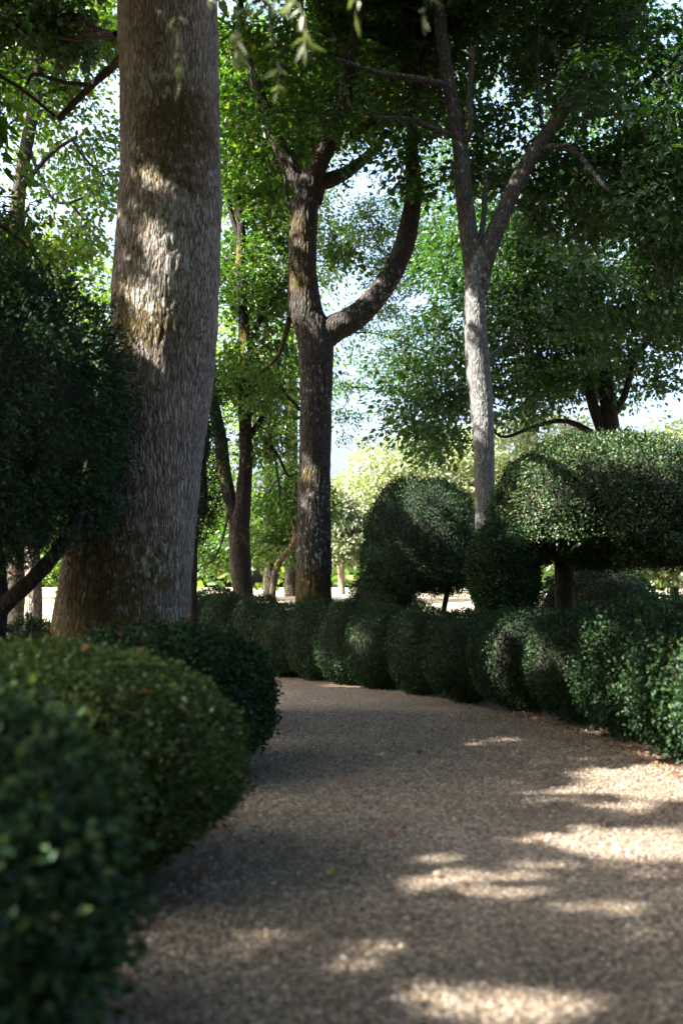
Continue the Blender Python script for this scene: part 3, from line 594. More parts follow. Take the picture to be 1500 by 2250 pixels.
# --- twin-stemmed dark tree between the big trunk and the centre tree
YD = 20.0; kD = PX(YD); oD = np.array([at(530, 1430, YD)[0], YD, 0.0])
tD = thing('twin_stemmed_tree', 'dark slim tree with two stems parting low, next to the massive trunk', 'tree', oD)
mD = [(at(480, 1030, 19.8), .3, .8), (at(535, 760, 19.8), .45, .9), (at(530, 560, 19.8), .4, .6), (at(530, 1180, 19.8), .3, .4)]
mf = lambda V: blobs(V, mD)
skel = []
ob, P = limb('trunk', [at(c, y, YD) for y, c, w in [(1450, 545, 60), (1310, 535, 50), (1220, 527, 52), (1150, 527, 56), (1080, 535, 36), (1000, 541, 34), (900, 538, 33), (780, 540, 31), (700, 535, 28), (600, 528, 25), (520, 530, 24), (440, 525, 20), (380, 512, 14), (280, 500, 9)]], [w * kD / 2.3 for w in (60, 50, 52, 56, 36, 34, 33, 31, 28, 25, 24, 20, 14, 9)], M['barkD'], tD, sides=48, step=.06, ridge=.014, rfreq=18, mossf=mf, seed=71, origin=oD); skel += list(P[60::6])
for nm_, pts, ww in [('limb', pxpath(YD, (526, 1190), (512, 1120), (495, 1050), (484, 960), (468, 880), (455, 780), (450, 650)), (32, 32, 30, 28, 26, 20, 12)), ('branch', pxpath(YD, (548, 770), (562, 720, .2), (595, 665, .4), (635, 615, .6)), (16, 15, 14, 8)), ('branch', pxpath(YD, (548, 960), (578, 915, .3), (600, 870, .5)), (16, 14, 8)),
                     ('branch', pxpath(YD, (525, 520), (508, 470), (500, 400), (488, 330)), (13, 12, 10, 7)), ('branch', pxpath(YD, (605, 840, .3), (650, 890, .3), (690, 930, .2)), (8, 9, 6)), ('branch', pxpath(YD, (505, 1110), (490, 1180, -.3), (470, 1230, -.4), (440, 1245, -.4)), (6, 5, 4, 3)),
                     ('branch', pxpath(YD, (575, 960, .3), (610, 1000, .5), (632, 1045, .6), (650, 1040, .6)), (9, 8, 6, 4)), ('branch', pxpath(YD, (603, 1000, .5), (612, 1060, .6), (616, 1110, .6)), (5, 4, 3))]:
    ob, P = limb(nm_, pts, [w * kD / 2 for w in ww], M['barkD'], tD, sides=16, step=.08, ridge=.008, mossf=mf, seed=73, origin=oD); skel += list(P[3::5])
crown(tD, oD, [E(550, 560, 20.5, 100, 1.6, 190), E(560, 300, 20.5, 130, 2, 150), E(600, 780, 20.6, 90, 1.4, 120), E(520, 820, 20, 70, 1.0, 60), E(600, 960, 21, 70, 1.2, 80)], 290, 76, .5, .10, 'maple', M['maple'], skel, 81, gap=.44, gfreq=.8, gobo=False, min_z=2.4)

# --- dark-trunked tree behind the big dome
YE = 23.0; kE = PX(YE); oE = np.array([at(1372, 1410, YE)[0], YE, 0.0])
tE = thing('spreading_tree', 'dark-trunked spreading tree standing behind the big clipped dome', 'tree', oE)
skel = []
for nm_, pts, ww in [('trunk', pxpath(YE, (1375, 1420), (1372, 1270), (1368, 1200), (1356, 1050), (1340, 930), (1330, 850), (1315, 740), (1305, 620), (1310, 480)), (52, 44, 42, 40, 38, 34, 28, 22, 12)), ('limb', pxpath(YE, (1345, 1000), (1305, 900), (1288, 820), (1270, 740), (1250, 640)), (28, 24, 20, 16, 9)),
                     ('limb', pxpath(YE, (1335, 920), (1370, 870), (1390, 800), (1440, 720)), (20, 16, 13, 8)), ('branch', pxpath(YE, (1300, 950), (1240, 925), (1180, 935), (1110, 960), (1080, 945)), (14, 12, 9, 6, 4)), ('branch', pxpath(YE, (1290, 850), (1230, 800), (1160, 780)), (12, 9, 6))]:
    ob, P = limb(nm_, pts, [w * kE / 2 for w in ww], M['barkD'], tE, sides=24, step=.09, ridge=.012, seed=93, origin=oE); skel += list(P[5::5])
crown(tE, oE, [E(1300, 560, 23, 250, 3.5, 200), E(1150, 700, 23, 200, 2.5, 170), E(1420, 760, 23, 160, 2.5, 130), E(960, 760, 23, 100, 1.6, 170), E(950, 930, 22.6, 95, 1.6, 95), E(935, 830, 22.6, 95, 1.8, 170), E(1180, 850, 23, 160, 2.2, 80), E(1040, 560, 23.3, 150, 2, 140), E(1560, 600, 23, 150, 3, 250)], 700, 84, .62, .135, 'diamond', M['maple_shaded'], skel, 95, gap=.38, gfreq=.6, gobo=False, min_z=4.0)

# --- background trees
def back_tree(name, label, Y, base_px, trunk_pts, tw, ells, ncl, per, cr, leaf, mat, seed, bark='barkD', gap=.4, tpl='diamond', branches=(), min_z=.9, shell=.4, group='trees in the sunny background', gobo=False, limbmin=2.5):
    bx_ = at(base_px, 1300, Y)[0]; o_ = np.array([bx_, Y, float(gz(bx_, Y))]); t_ = thing(name, label, 'tree', o_, group=group)
    top = [o_ - [0, 0, .2]] + [at(p[0], p[1], Y) for p in trunk_pts]
    ob, P = limb('trunk', top, [w * PX(Y) / 2 for w in tw], M[bark], t_, sides=18, step=.12, ridge=.012, seed=seed, origin=o_, mossf=lambda V: .5 * fbm(V, 1.2, seed, 2))
    sk = [p for p in P[::5] if p[2] > limbmin] or [P[-1]]
    for pts, ww in branches:
        ob, Pb = limb('limb', pxpath(Y, *pts), [w * PX(Y) / 2 for w in ww], M[bark], t_, sides=10, step=.15, ridge=.01, seed=seed + 1, origin=o_); sk += list(Pb[2::4])
    crown(t_, o_, [E(*e) for e in ells], ncl, per, cr, leaf, tpl, mat, sk, seed + 2, gap=gap, gobo=gobo, min_z=min_z, shell=shell, twig_r=.007)
    return t_
back_tree('sunlit_tree', 'bright yellow-green sunlit tree with a slim dark trunk at the upper picture edge', 22, 38, [(40, 900), (38, 540), (45, 400), (80, 200), (90, 0), (80, -300)], [46, 40, 34, 30, 26, 18, 8],
          [(100, 300, 22.5, 260, 2, 200), (60, 60, 22, 300, 2, 160), (-200, 250, 22, 200, 2, 330), (150, 470, 23, 170, 1.6, 70), (40, 560, 24, 200, 1.5, 60)], 400, 78, .62, .145, M['sunny'], 111, bark='barkD', gap=.51,
          branches=[([(70, 220), (20, 170), (-60, 150)], (16, 12, 8)), ([(45, 420), (110, 340), (170, 300)], (12, 10, 6)), ([(60, 320), (120, 440), (200, 430)], (10, 8, 5))])
back_tree('leafy_tree', 'fresh green leafy tree filling the gap between the twin-stemmed tree and the centre tree', 29, 590, [(592, 1150), (588, 900), (580, 600), (575, 300)], [26, 22, 20, 16, 8],
          [(580, 1050, 29, 130, 2, 140), (560, 800, 30, 150, 2.2, 170), (600, 500, 30, 160, 2.5, 200), (540, 250, 30, 200, 3, 180), (480, 1100, 30, 90, 1.6, 140)], 470, 80, .62, .135, M['sunny'], 121, gap=.46, branches=[([(590, 900), (640, 780), (670, 700)], (10, 8, 4)), ([(590, 850), (540, 720), (510, 650)], (10, 8, 4))])
back_tree('hazy_tree', 'pale golden overexposed tree in the far gap right of the centre trunk', 52, 850, [(850, 1200), (850, 1050), (845, 950)], [18, 16, 12, 6],
          [(860, 1050, 52, 110, 4, 100), (800, 1130, 52, 70, 3, 70), (960, 1020, 53, 110, 3, 110), (1050, 1040, 53, 90, 3, 120)], 420, 70, .9, .22, M['hazy'], 131, gap=.32, bark='barkF', limbmin=2)
back_tree('weeping_tree', 'grey-green drooping small tree just right of the centre trunk, far behind', 42, 752, [(748, 1240), (750, 1180), (755, 1110)], [15, 15, 12, 6],
          [(760, 1170, 42, 55, 1.6, 60), (740, 1110, 42, 40, 1.4, 50), (720, 1180, 42, 50, 1.4, 50)], 200, 60, .55, .18, M['silver'], 141, gap=.3, bark='barkF', limbmin=1.8)
back_tree('leaning_tree', 'small leaning tree with a thin crooked trunk left of the centre trunk base', 25, 597, [(602, 1270), (615, 1235), (640, 1200), (650, 1170), (640, 1130), (650, 1060)], [16, 15, 13, 13, 11, 8, 5],
          [(640, 1100, 26, 90, 1.2, 90), (600, 1190, 26, 60, 1, 45), (690, 1200, 27, 60, 1, 50), (500, 1200, 27, 80, 1, 60)], 230, 55, .45, .12, M['maple'], 151, bark='barkD', gap=.36, limbmin=1.5)
back_tree('backdrop_tree', 'green tree far behind the V-shaped grey tree', 38, 1160, [(1165, 1000), (1160, 700), (1150, 400)], [30, 26, 20, 10],
          [(1180, 500, 38, 300, 4, 220), (1350, 350, 38, 260, 4, 260), (1000, 300, 38, 220, 3.5, 250), (1250, 800, 38, 260, 3, 120)], 300, 70, .9, .18, M['maple'], 161, gap=.44)
back_tree('backdrop_tree', 'yellowing sunlit tree glimpsed low behind the big clipped dome', 34, 1480, [(1480, 1200), (1475, 1130), (1470, 1070)], [20, 16, 12, 6],
          [(1430, 1180, 34, 170, 2, 70), (1480, 1000, 35, 160, 2.2, 90), (1330, 1230, 34, 110, 1.4, 45), (1180, 980, 36, 170, 2, 80), (1520, 1240, 33, 100, 1.4, 50)], 420, 55, .6, .18, M['hazy'], 171, gap=.36, bark='barkF', limbmin=1.2)
back_tree('backdrop_tree', 'tall green tree behind the limb of the centre tree', 34, 640, [(640, 900), (640, 600), (640, 200)], [30, 28, 22, 10],
          [(640, 420, 34, 180, 3, 220), (780, 560, 34, 90, 2, 80), (700, 150, 34, 260, 4, 220), (740, 800, 35, 80, 1.8, 110), (880, 200, 34, 220, 3, 230)], 330, 76, .8, .14, M['maple'], 181, gap=.44)
back_tree('lacy_tree', 'airy fine-leaved tree half filling the bright gap between the centre tree and the grey tree', 31, 1062, [(1060, 1050), (1055, 900), (1030, 700), (1000, 500)], [16, 14, 12, 9, 5],
          [(775, 790, 31, 70, 1.2, 80), (790, 700, 31, 50, 1.0, 40), (900, 800, 31, 100, 1.6, 160), (760, 930, 31, 50, 1.0, 50), (900, 560, 31, 110, 1.6, 140), (830, 480, 31, 90, 1.4, 60)], 290, 64, .55, .10, M['maple'], 185, gap=.44, branches=[([(1040, 820), (850, 740), (770, 730)], (6, 4, 3)), ([(1055, 920), (850, 860), (770, 850)], (6, 4, 3)), ([(1015, 640), (860, 560), (800, 540)], (6, 4, 3))])
back_tree('mossy_tree', 'moss-flecked tree trunk seen low at the edge, under the dark clipped yew', 16, 72, [(75, 1330), (72, 1200), (78, 1000), (80, 700)], [44, 38, 34, 30, 20],
          [(-50, 600, 17, 180, 2, 200), (20, 300, 18, 150, 2, 150)], 120, 55, .6, .13, M['maple'], 191, bark='barkA', gap=.4, limbmin=4, gobo=True)
back_tree('hedgerow_tree', 'mid-green shrubby tree far behind, low at the outer side of the massive trunk', 30, 60, [(60, 1230), (65, 1150), (60, 1000)], [18, 16, 12, 8],
          [(40, 1200, 30, 180, 2, 90), (150, 1000, 30, 180, 2, 200), (430, 1150, 31, 120, 1.8, 150), (250, 700, 32, 200, 2.5, 150)], 320, 55, .65, .17, M['sunny'], 201, gap=.38, limbmin=1.2)
# wood closing the view, too far to tell the trees apart
rg = np.random.default_rng(7)
n = 13000
xx = rg.uniform(-75, 75, n); yy = 82 + 10 * rg.random(n); top = 5 + 7 * fbm(np.c_[xx, np.zeros(n), np.zeros(n)], .12, 4, 3)
Pw = np.c_[xx, yy, .9 + top * rg.random(n) ** .8]
me = leaves_mesh('woodland', Pw, rg.normal(size=(n, 3)), np.array([0, -.6, .8]) + rg.normal(size=(n, 3)) * .5, rg.uniform(.6, 1.2, n), 'diamond', M['sunny'])
o = link('woodland', me, None, kind='stuff'); o['label'] = 'distant wood closing the view behind the lawn'; o['category'] = 'woodland'

# unseen wood added behind the viewer to block low sky light
n = 15000
tt = rg.random(n); xx = np.interp(tt, [0, .3, .55, .85, 1], [-24, -26, -4, 24, 30]) ; yy = np.interp(tt, [0, .3, .55, .85, 1], [10, -12, -21, -14, -4])
xx += rg.normal(size=n) * 1.6; yy += rg.normal(size=n) * 1.6
top = 6 + 6 * fbm(np.c_[xx, yy, np.zeros(n)], .2, 14, 3)
Pw = np.c_[xx, yy, top * rg.random(n) ** .9]
me = leaves_mesh('woodland', Pw, rg.normal(size=(n, 3)), np.array([0, 0, .7]) + rg.normal(size=(n, 3)) * .7, rg.uniform(.5, .95, n), 'diamond', M['maple'])
o = link('woodland', me, None, kind='stuff'); o['label'] = 'leafy wood added out of frame behind the viewer to block low sky light'; o['category'] = 'woodland'

# --- trees beside and behind the viewer that shade the path
def shade_tree(label, x, y, h, ells, ncl, seed, rt=.32, leaf=.28):
    o_ = np.array([x, y, 0.0]); t_ = thing('shade_tree', label, 'tree', o_, group='shade trees beside the viewer')
    top = np.array([x, y, h])
    ob, P = limb('trunk', [o_ - [0, 0, .2], o_ + [.05, .1, h * .3], o_ + [-.1, .1, h * .6], top], (rt * 1.2, rt, rt * .8, rt * .3), M['barkB'], t_, sides=24, step=.12, ridge=.02, seed=seed, origin=o_)
    sk = list(P[len(P) // 2::4])
    for k, e in enumerate(ells):
        c = np.array(e[0]); s0 = o_ + [0, 0, h * (.45 + .08 * (k % 3))]
        ob, Pb = limb('limb', [s0, s0 * .6 + c * .4 + [0, 0, .5], c], (rt * .55, rt * .4, .05), M['barkB'], t_, sides=12, step=.2, ridge=.01, seed=seed + k, origin=o_); sk += list(Pb[3::4])
    crown(t_, o_, ells, int(ncl * 1.35), 37, .75, leaf, 'diamond', M['maple'], sk, seed + 40, gap=.30, gfreq=.5, gobo=True, min_z=4.5)
    return t_
shade_tree('shade tree out of frame beside the near bushes', -8.0, 4.0, 11, [((-8, 3, 9), (4.2, 4, 2.8)), ((-5.5, 5.5, 8), (3, 3, 2)), ((-10.5, 1, 10), (4, 4, 3))], 430, 301)
shade_tree('shade tree out of frame behind the viewer', -6.5, -4.0, 11, [((-6.5, -3.5, 8.5), (4, 4, 2.5)), ((-9, -2, 9.5), (4, 3.5, 2.5)), ((-3.5, -3, 8.5), (3, 3, 2))], 420, 311)
shade_tree('shade tree out of frame farther along past the clipped yew', -9.5, 11.5, 13, [((-9, 11, 10.5), (4.5, 4, 3)), ((-6.5, 9.5, 9.5), (3, 3, 2.2)), ((-11, 8, 11), (4, 3.5, 3))], 430, 321)

shade_tree('shade tree out of frame on the open side of the path', 7.5, -.5, 11, [((6.0, -1.0, 9), (4, 3, 2.5)), ((3, 0, 9.5), (4, 3.5, 2))], 250, 331)  # unseen, added to cut the sky light reaching path and hedge
shade_tree('shade tree out of frame behind the viewer on the open side', 3.0, -7.0, 11, [((3, -6, 8), (5, 3.5, 3.5)), ((-1, -5, 8.5), (3.5, 3.5, 2.5)), ((7, -4, 8), (4, 4, 3.5))], 330, 341)  # unseen, added to cut sky light from behind the viewer
shade_tree('shade tree out of frame beyond the clipped yew, nearest the sunny lawn', -10.0, 16.5, 12, [((-9.3, 16.5, 9), (3.2, 2.4, 3)), ((-8, 15, 11.5), (3, 2, 2)), ((-11, 17, 12), (3.5, 2, 2.5))], 330, 351)  # unseen, added to keep sun off the twin-stemmed tree
# a long low bough with narrow pale leaves hangs into the top of the view
oH = np.array([2.6, -1.5, 0.0]); tH = thing('pale_leaved_tree', 'overhanging tree whose pale narrow leaves dangle into the very top of the view', 'tree', oH)
limb('trunk', [oH - [0, 0, .2], oH + [.1, 0, 2], oH + [0, .1, 4], oH + [-.1, .2, 7]], (.2, .17, .15, .06), M['barkB'], tH, sides=20, step=.1, ridge=.01, seed=801, origin=oH)
skel = []
nr = lambda x, y, z: np.array([x * .72, y * .72, 1.33 + (z - 1.3) * .72])
for pts, rr in [([oH + [0, .1, 4], (1.9, 1.0, 4.6), nr(1.0, 3.6, 5.1), nr(.1, 5.0, 4.75), nr(-.5, 5.4, 4.55)], (.08, .06, .04, .022, .01)), ([nr(1.0, 3.6, 5.1), nr(.8, 4.6, 4.8), nr(.5, 5.2, 4.5)], (.02, .014, .006)), ([nr(.45, 4.5, 4.9), nr(-.3, 4.7, 4.75), nr(-.9, 5.0, 4.45)], (.02, .014, .006))]:
    ob, P = limb('limb', pts, rr, M['twig'], tH, sides=10, step=.08, ridge=.002, seed=805, origin=oH); skel += list(P[::2])
sk = np.array([p for p in skel if p[1] > 2.9])
rg = np.random.default_rng(77)
vs_, fs_, off, lc, la_ = [], [], 0, [], []
for k in range(30):
    p0 = sk[rg.integers(len(sk))]; L = rg.uniform(.14, .36)
    d = np.array([rg.normal() * .35, rg.normal() * .35, -1.0])
    P = catmull([p0, p0 + d * [.8, .8, .25] * L, p0 + d * [1.1, 1.1, .65] * L, p0 + d * L], 8)
    V, Fq = tube_arrays(P, np.linspace(.004, .0015, 8), 4); vs_.append(V); fs_.append(Fq + off); off += len(V)
    m_ = int(16 * L / .3); t = rg.random(m_) * 7; i0 = t.astype(int); f = (t - i0)[:, None]
    lc.append(P[i0] * (1 - f) + P[np.minimum(i0 + 1, 7)] * f)
    la_.append(np.c_[rg.normal(size=m_) * .6, rg.normal(size=m_) * .6, -.4 - rg.random(m_) * .6])
link('twigs', np_mesh('twigs', np.vstack(vs_) - oH, np.vstack(fs_), 4, M['twig'], smooth=True), tH, kind='stuff')
lc, la_ = np.vstack(lc), np.vstack(la_)
link('crown', leaves_mesh('crown', lc - oH, la_, rg.normal(size=lc.shape) + [0, -.5, .5], rg.uniform(.05, .095, len(lc)), 'lance', M['pale']), tH, kind='stuff')

# ================================================================== CLIPPED EVERGREENS
# --- dark yew at the left edge
def topiary(name, label, loc, core_args, n_leaf, leaf, mat, seed, stems, tpl='needle', keepf=None, cat='topiary', **kw):
    t_ = thing(name, label, cat, loc)
    V, Fq = blob_core(*core_args)
    fol, core = bush_meshes('foliage', V, Fq, n_leaf, leaf, tpl, mat, seed, keepf=keepf, **kw)
    link('foliage', fol, t_, kind='stuff'); link('shaded_inner_twigs', core, t_)
    lo = np.array(loc)
    for pts, rr in stems:
        limb('stem', pts, rr, M['barkD'], t_, sides=14, step=.06, ridge=.008, seed=seed, origin=lo)
    return t_
Yy = 8.2; c = at(-95, 880, Yy); lo = np.array([c[0], Yy, 0])
topiary('clipped_yew', 'large dark green clipped yew crowding the massive trunk from its outer side', lo, (1.20, 1.15, 2.22, 1.62, .58, .88, .28, 401), 80000, .054, M['yew'], 402,
        [(pxpath(Yy, (-60, 1480, .2), (0, 1345, .1), (60, 1285), (115, 1225), (165, 1150), (180, 1050)), (.085, .07, .065, .06, .055, .04)), (pxpath(Yy, (-20, 1500, .3), (5, 1350, .3), (0, 1250, .3), (-20, 1100, .3)), (.06, .05, .05, .04))], depth=.14, stray=.24, clump=.26, cfreq=4.5, out=.8, up=-.1, core_in=.22)
# --- big dome on the right
Yd = 13.6; c = at(1300, 1100, Yd); lo = np.array([c[0] + .26, Yd, 0])
topiary('clipped_dome', 'big pale green mushroom-shaped clipped dome on a short dark trunk behind the hedge', lo, (1.68, 1.5, 2.35, 1.02, .98, .97, .17, 411, .38), 92000, .042, M['yew_light'], 412,
        [(pxpath(Yd, (1240, 1460), (1238, 1310), (1236, 1220), (1240, 1120)), (.13, .12, .12, .11))], tpl='diamond', depth=.10, stray=.10, clump=.11, cfreq=6.5, core_in=.13)
# --- darker dome left of the grey tree
Yk = 16.8; c = at(925, 1190, Yk); lo = np.array([c[0], Yk, 0])
def cut_k(P):   # undercut on the side of the grey tree
    return P[:, 2] > np.interp(P[:, 0], [-.6, -.2, .15, .5], [.0, .35, .95, 1.35]) + .0
topiary('clipped_yew', 'dark green clipped yew dome left of the grey forked tree, leaning stem showing under it', lo, (1.02, .95, 2.5, .62, .92, .97, .12, 421, .33), 46000, .050, M['yew'], 422,
        [(pxpath(Yk, (965, 1420), (975, 1340), (984, 1290), (990, 1240), (985, 1150)), (.05, .045, .04, .05, .05))], depth=.09, stray=.10, clump=.10, cfreq=6.0, core_in=.12)
V, Fq = blob_core(.56, .7, 1.65, .02, .85, .95, .12, 425)
fol, core = bush_meshes('foliage', V, Fq, 18000, .052, 'needle', M['yew'], 426, depth=.09, stray=.12, clump=.07)
par = [x for x in sc.objects if x.get('label', '').startswith('dark green clipped yew dome')][0]
a = link('foliage', fol, par, kind='stuff'); b = link('shaded_inner_twigs', core, par); a.location = b.location = (-.60, .0, 0)
# --- round ball under the dome's left side
Yr = 13.0; c = at(1110, 1245, Yr); lo = np.array([c[0], Yr, 0])
topiary('round_bush', 'dark round clipped bush tucked under the edge of the big dome', lo, (.47, .46, 1.32, .84, .85, .95, .06, 431), 20000, .036, M['box'], 432, [(pxpath(Yr, (1110, 1480), (1112, 1330), (1110, 1280)), (.04, .035, .03))], tpl='box', cat='bush', depth=.06, core_in=.06)
# --- low mound behind the hedge
Ym = 16.6; c = at(1312, 1290, Ym); lo = np.array([c[0], Ym, 0])
topiary('mound_bush', 'low wide clipped mound below the big dome, in front of the dark trunk', lo, (1.0, .8, 1.66, .0, .8, .95, .04, 441), 22000, .036, M['box'], 442, [], tpl='box', cat='bush', depth=.05)
Ym = 18.5; c = at(472, 1300, Ym); lo = np.array([c[0], Ym, 0])
topiary('mound_bush', 'low dark clipped mound behind the hedge at the foot of the twin-stemmed tree', lo, (.48, .5, 1.28, .0, .8, .95, .03, 451), 9000, .036, M['box'], 452, [], tpl='box', cat='bush', depth=.05)
# --- dark upright conifer just right of the massive trunk
Yu = 15.0; c = at(452, 1010, Yu); lo = np.array([c[0] - .25, Yu, 0])
topiary('dark_conifer', 'narrow dark evergreen half hidden by the massive trunk', lo, (.55, .6, 2.9, 1.75, .9, 1, .3, 461), 16000, .06, M['yew'], 462, [(pxpath(Yu, (420, 1480), (425, 1200), (430, 1000)), (.08, .07, .05))], cat='evergreen', depth=.25, stray=.2, clump=.2, core_in=.25)

# --- the two rows of clipped box bushes along the path
def box_variant(seed, n, leaf, e1=.42, amp=.045, mat='box', **kw):
    V, Fq = blob_core(.62, .62, 1.0, .0, e1, .92, amp, seed)
    V[:, 2] = np.where(V[:, 2] < .18, V[:, 2], V[:, 2])
    s = 1 - .22 * np.clip((.35 - V[:, 2]) / .35, 0, 1) ** 1.5
    V[:, :2] *= s[:, None]
    return bush_meshes('foliage', V, Fq, n, leaf, 'box', M[mat], seed + 1, **kw)
def stem_mesh(seed):
    rg = np.random.default_rng(seed); vs_, fs_, off = [], [], 0
    for k in range(5):
        a = rg.uniform(0, 6.28); p = np.array([math.cos(a), math.sin(a), 0]) * rg.uniform(.04, .18)
        V, Fq = tube_arrays(catmull([p, p * 1.6 + [0, 0, .15], p * 2 + [0, 0, .32]], 6), np.linspace(.018, .01, 6), 6)
        vs_.append(V); fs_.append(Fq + off); off += len(V)
    return np_mesh('stems', np.vstack(vs_), np.vstack(fs_), 4, M['twig'], smooth=True)
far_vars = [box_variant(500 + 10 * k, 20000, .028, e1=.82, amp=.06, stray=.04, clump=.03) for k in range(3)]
stems = stem_mesh(3)
def box_bush(label, x, y, rx, ry, h, rz, var, group):
    t_ = thing('box_bush', label, 'bush', (x, y, 0), rz, group)
    for nm_, me_ in (('foliage', var[0]), ('shaded_inner_twigs', var[1]), ('stems', stems)):
        o_ = link(nm_, me_, t_); o_.scale = (rx / .67, ry / .67, h) if nm_ != 'stems' else (1, 1, 1)
        if nm_ == 'foliage': o_['kind'] = 'stuff'
    return t_
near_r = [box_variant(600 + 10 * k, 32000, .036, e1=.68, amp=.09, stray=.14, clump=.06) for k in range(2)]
HG = 'clipped bushes of the hedge along the outer side of the bend'
row = [  # x, y, rx, ry, h, label
    (2.82, 6.55, .60, .62, 1.11, 'loose sunlit clipped bush at the right edge, nearest of the curving hedge', near_r[0]),
    (2.86, 7.65, .66, .64, 1.13, 'sun-speckled clipped bush, second from the right edge in the curving hedge', near_r[1]),
    (2.70, 8.75, .66, .64, 1.12, 'broad clipped bush in the curving hedge, third from the right edge', near_r[0]),
    (2.36, 9.75, .64, .62, 1.09, 'dark clipped bush in the curving hedge below the low wide mound', far_vars[0]),
    (1.92, 10.6, .62, .6, 1.04, 'dark clipped bush in the curving hedge in front of the big dome trunk', far_vars[1]),
    (1.45, 11.4, .58, .58, 1.03, 'dark clipped bush in the curving hedge below the round tucked bush', far_vars[2]),
    (.98, 12.15, .52, .5, 0.99, 'lower round-shouldered clipped bush in the hedge, under the leaning yew stem', far_vars[0]),
    (.50, 12.85, .54, .5, 1.06, 'flat-topped clipped bush in the hedge below the dark yew dome', far_vars[1]),
    (.08, 13.45, .50, .5, 1.07, 'clipped hedge bush just right of the centre tree foot', far_vars[2]),
    (-.34, 14.0, .48, .5, 1.07, 'sun-spotted clipped hedge bush in front of the centre tree foot', far_vars[0]),
    (-.78, 14.55, .48, .5, 1.08, 'clipped hedge bush just left of the centre tree foot', far_vars[1]),
    (-1.24, 15.1, .50, .5, 1.10, 'clipped hedge bush in front of the small crooked leaning tree', far_vars[2]),
    (-1.75, 15.6, .52, .5, 1.13, 'clipped hedge bush in front of the twin-stemmed tree', far_vars[0]),
    (-2.3, 16.0, .55, .5, 1.20, 'last clipped hedge bush visible before the massive trunk hides the row', far_vars[1]),
    (-2.95, 16.3, .55, .5, 1.20, 'clipped hedge bush hidden behind the massive trunk', far_vars[2]),
]
for k, (x, y, rx, ry, h, lab, var) in enumerate(row):
    if k > 3: rx, ry, h = rx * .98, ry * .98, h * (1.03 + .05 * math.sin(k * 2.3))
    box_bush(lab, x, y, rx, ry, h, (k * 2.399) % 6.28 if k > 1 else k * .9, var, HG)
near_l = [box_variant(700, 48000, .029, e1=.70, amp=.06, mat='box_near', stray=.09, clump=.045), box_variant(710, 100000, .0185, e1=.86, amp=.045, mat='box_sky_lit', stray=.04, clump=.022), box_variant(720, 48000, .027, e1=.74, amp=.05, stray=.05, clump=.03)]
LG = 'clipped bushes lining the near side of the path'
box_bush('blurred dark leafy bush in the bottom corner, nearest the viewer', -1.30, 2.50, .79, .82, 1.02, .4, near_l[0], LG)
box_bush('smooth olive-topped clipped bush scattered with brown leaves, second from the viewer', -1.36, 4.55, .84, .96, 1.03, 1.3, near_l[1], LG)
box_bush('dark clipped bush at the foot of the massive trunk, third from the viewer', -1.22, 6.95, .76, .86, 1.02, 2.6, near_l[2], LG)
BG = 'round bushes under the dark yew'
box_bush('dim round bush below the leaning yew stem at the outer edge', -3.0, 9.6, .5, .5, .98, .3, far_vars[0], BG)
box_bush('dim low round bush between the near bushes and the massive trunk foot', -2.72, 8.3, .5, .5, .86, 1.9, far_vars[1], BG)
box_bush('dim bush at the picture edge under the yew', -3.3, 8.6, .5, .5, .92, 1.9, far_vars[2], BG)

# ================================================================== FALLEN LEAVES
bpy.context.view_layer.update()
dg = bpy.context.evaluated_depsgraph_get()
def dead_mesh(seed, mat):
    rg = np.random.default_rng(seed)
    T = np.array([(0, 0, 0), (.12, .30, .10), (.42, .42, .06), (.75, .26, .12), (1, 0, .02), (.75, -.30, .16), (.42, -.40, .10), (.12, -.26, .14), (.5, 0, -.03)]) + rg.normal(size=(9, 3)) * .035
    fs = [(8, 0, 1), (8, 1, 2), (8, 2, 3), (8, 3, 4), (8, 4, 5), (8, 5, 6), (8, 6, 7), (8, 7, 0)]
    me = np_mesh('leaf', T - [.5, 0, 0], np.array(fs), 3, mat, smooth=False)
    return me
DM = [dead_mesh(k, M['dead']) for k in range(4)]; DY = [dead_mesh(9, M['dead_yellow'])]
rg = np.random.default_rng(99)
def fallen(px, py, size, label, group, yellow=False):
    d = Vector(at(px, py, 10.0)) - Vector((0, 0, CAM_H)); d.normalize()
    hit, loc, nrm, idx, ob, mw = sc.ray_cast(dg, Vector((0, 0, CAM_H)), d)
    if not hit: return
    me = DY[0] if yellow else DM[rg.integers(4)]
    o_ = link('fallen_leaf', me); o_.location = loc - d * .012 + Vector((0, 0, .008))
    s_ = size * rg.uniform(.85, 1.15); o_.scale = (s_, s_, s_)
    o_.rotation_euler = (rg.normal() * .5 + (.5 if py < 1700 else 0), rg.normal() * .45, rg.random() * 6.28)
    o_['label'] = label; o_['category'] = 'leaf'; o_['group'] = group
FB = 'brown leaves caught on the clipped bushes'; FP = 'fallen leaves lying on the gravel'
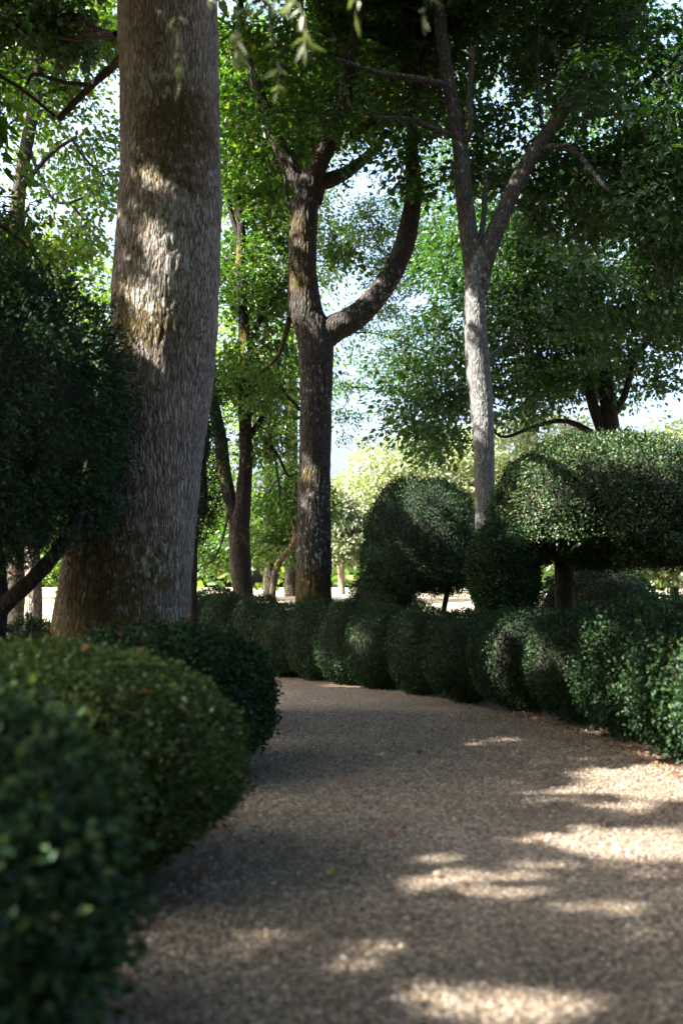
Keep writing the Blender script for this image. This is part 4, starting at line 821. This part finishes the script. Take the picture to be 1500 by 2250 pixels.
for a in [(95, 1567, .062, 'curled brown leaf lowest on the outer edge of the olive-topped bush'), (98, 1468, .055, 'small brown leaf high on the outer shoulder of the olive-topped bush'), (187, 1432, .055, 'upright brown leaf on the crest of the olive-topped bush'),
          (242, 1434, .05, 'flat brown leaf on the crest of the olive-topped bush, towards the path'), (322, 1528, .062, 'broad orange-brown leaf in the middle of the olive-topped bush, farthest towards the path'), (188, 1546, .055, 'dull brown leaf in the middle of the olive-topped bush'), (402, 1563, .045, 'tiny tan leaf on the path-side shoulder of the olive-topped bush'),
          (266, 1398, .05, 'brown leaf at the outer end of the third bush, against the massive trunk'), (318, 1398, .05, 'brown leaf on the third bush crest below the middle of the massive trunk'), (306, 1434, .05, 'pointed brown leaf where the second and third bushes meet'), (428, 1408, .05, 'tan leaf on the third bush crest beside the trunk edge'), (541, 1449, .05, 'small tan leaf on the rounded path end of the third bush'),
          (1182, 1341, .06, 'reddish leaf on the hedge top below the round tucked bush'), (1372, 1362, .06, 'reddish leaf on the hedge top below the low wide mound'), (1490, 1354, .055, 'reddish leaf on the hedge top at the picture edge'), (940, 1368, .055, 'reddish leaf on the lower round-shouldered hedge bush'),
          (1192, 966, .08, 'orange leaf near the crown of the big dome'), (1097, 1092, .08, 'orange leaf on the side of the big dome by the grey trunk'), (1162, 1187, .08, 'red-brown leaf low on the big dome'), (1338, 1082, .07, 'tan leaf in the middle of the big dome')]:
    fallen(*a, FB)
for a in [(1002, 1973, .055, 'red-brown leaf on the gravel in the middle foreground', 0), (727, 1920, .05, 'yellow leaf on the gravel nearest the olive-topped bush', 1), (1188, 1852, .05, 'rust-coloured leaf beside the large sun patch', 0), (1052, 1624, .06, 'dark brown leaf on the gravel before the hedge bend', 0), (1137, 1617, .06, 'yellowish leaf on the gravel close to the hedge foot', 1),
          (922, 1655, .055, 'brown leaf on the shaded gravel of the bend', 0), (1098, 1648, .055, 'brown leaf on the shaded gravel nearer the hedge', 0), (860, 1838, .05, 'brown leaf on the gravel above the small sun patches', 0), (960, 1925, .05, 'brown leaf at the edge of the small sun patches', 0), (635, 1700, .05, 'faded leaf on the gravel beside the third bush', 1)]:
    fallen(*a[:4], FP, bool(a[4]))
# litter blown along the foot of the hedge
rg = np.random.default_rng(5)
i0 = rg.integers(20, 70, 1300); f = rg.random(1300)[:, None]
Pl = PR[i0] * (1 - f) + PR[i0 + 1] * f + np.abs(rg.normal(size=(1300, 1))) * .22 * np.array([[.8, .5]]) - .08
lft = rg.random(1300) < .3; q_ = PL[i0] * (1 - f) + PL[i0 + 1] * f; Pl[lft] = q_[lft] + rg.normal(size=(lft.sum(), 2)) * .10 + [.02, 0]
ll = leaves_mesh('leaf_litter', np.c_[Pl, np.full(1300, .028)], rg.normal(size=(1300, 3)) * [1, 1, .2], np.array([0, 0, 1.0]) + rg.normal(size=(1300, 3)) * .3, rg.uniform(.015, .035, 1300), 'broad', M['dead'])
o = link('leaf_litter', ll, None, kind='stuff'); o['label'] = 'dry brown litter along the foot of the curving hedge'; o['category'] = 'litter'
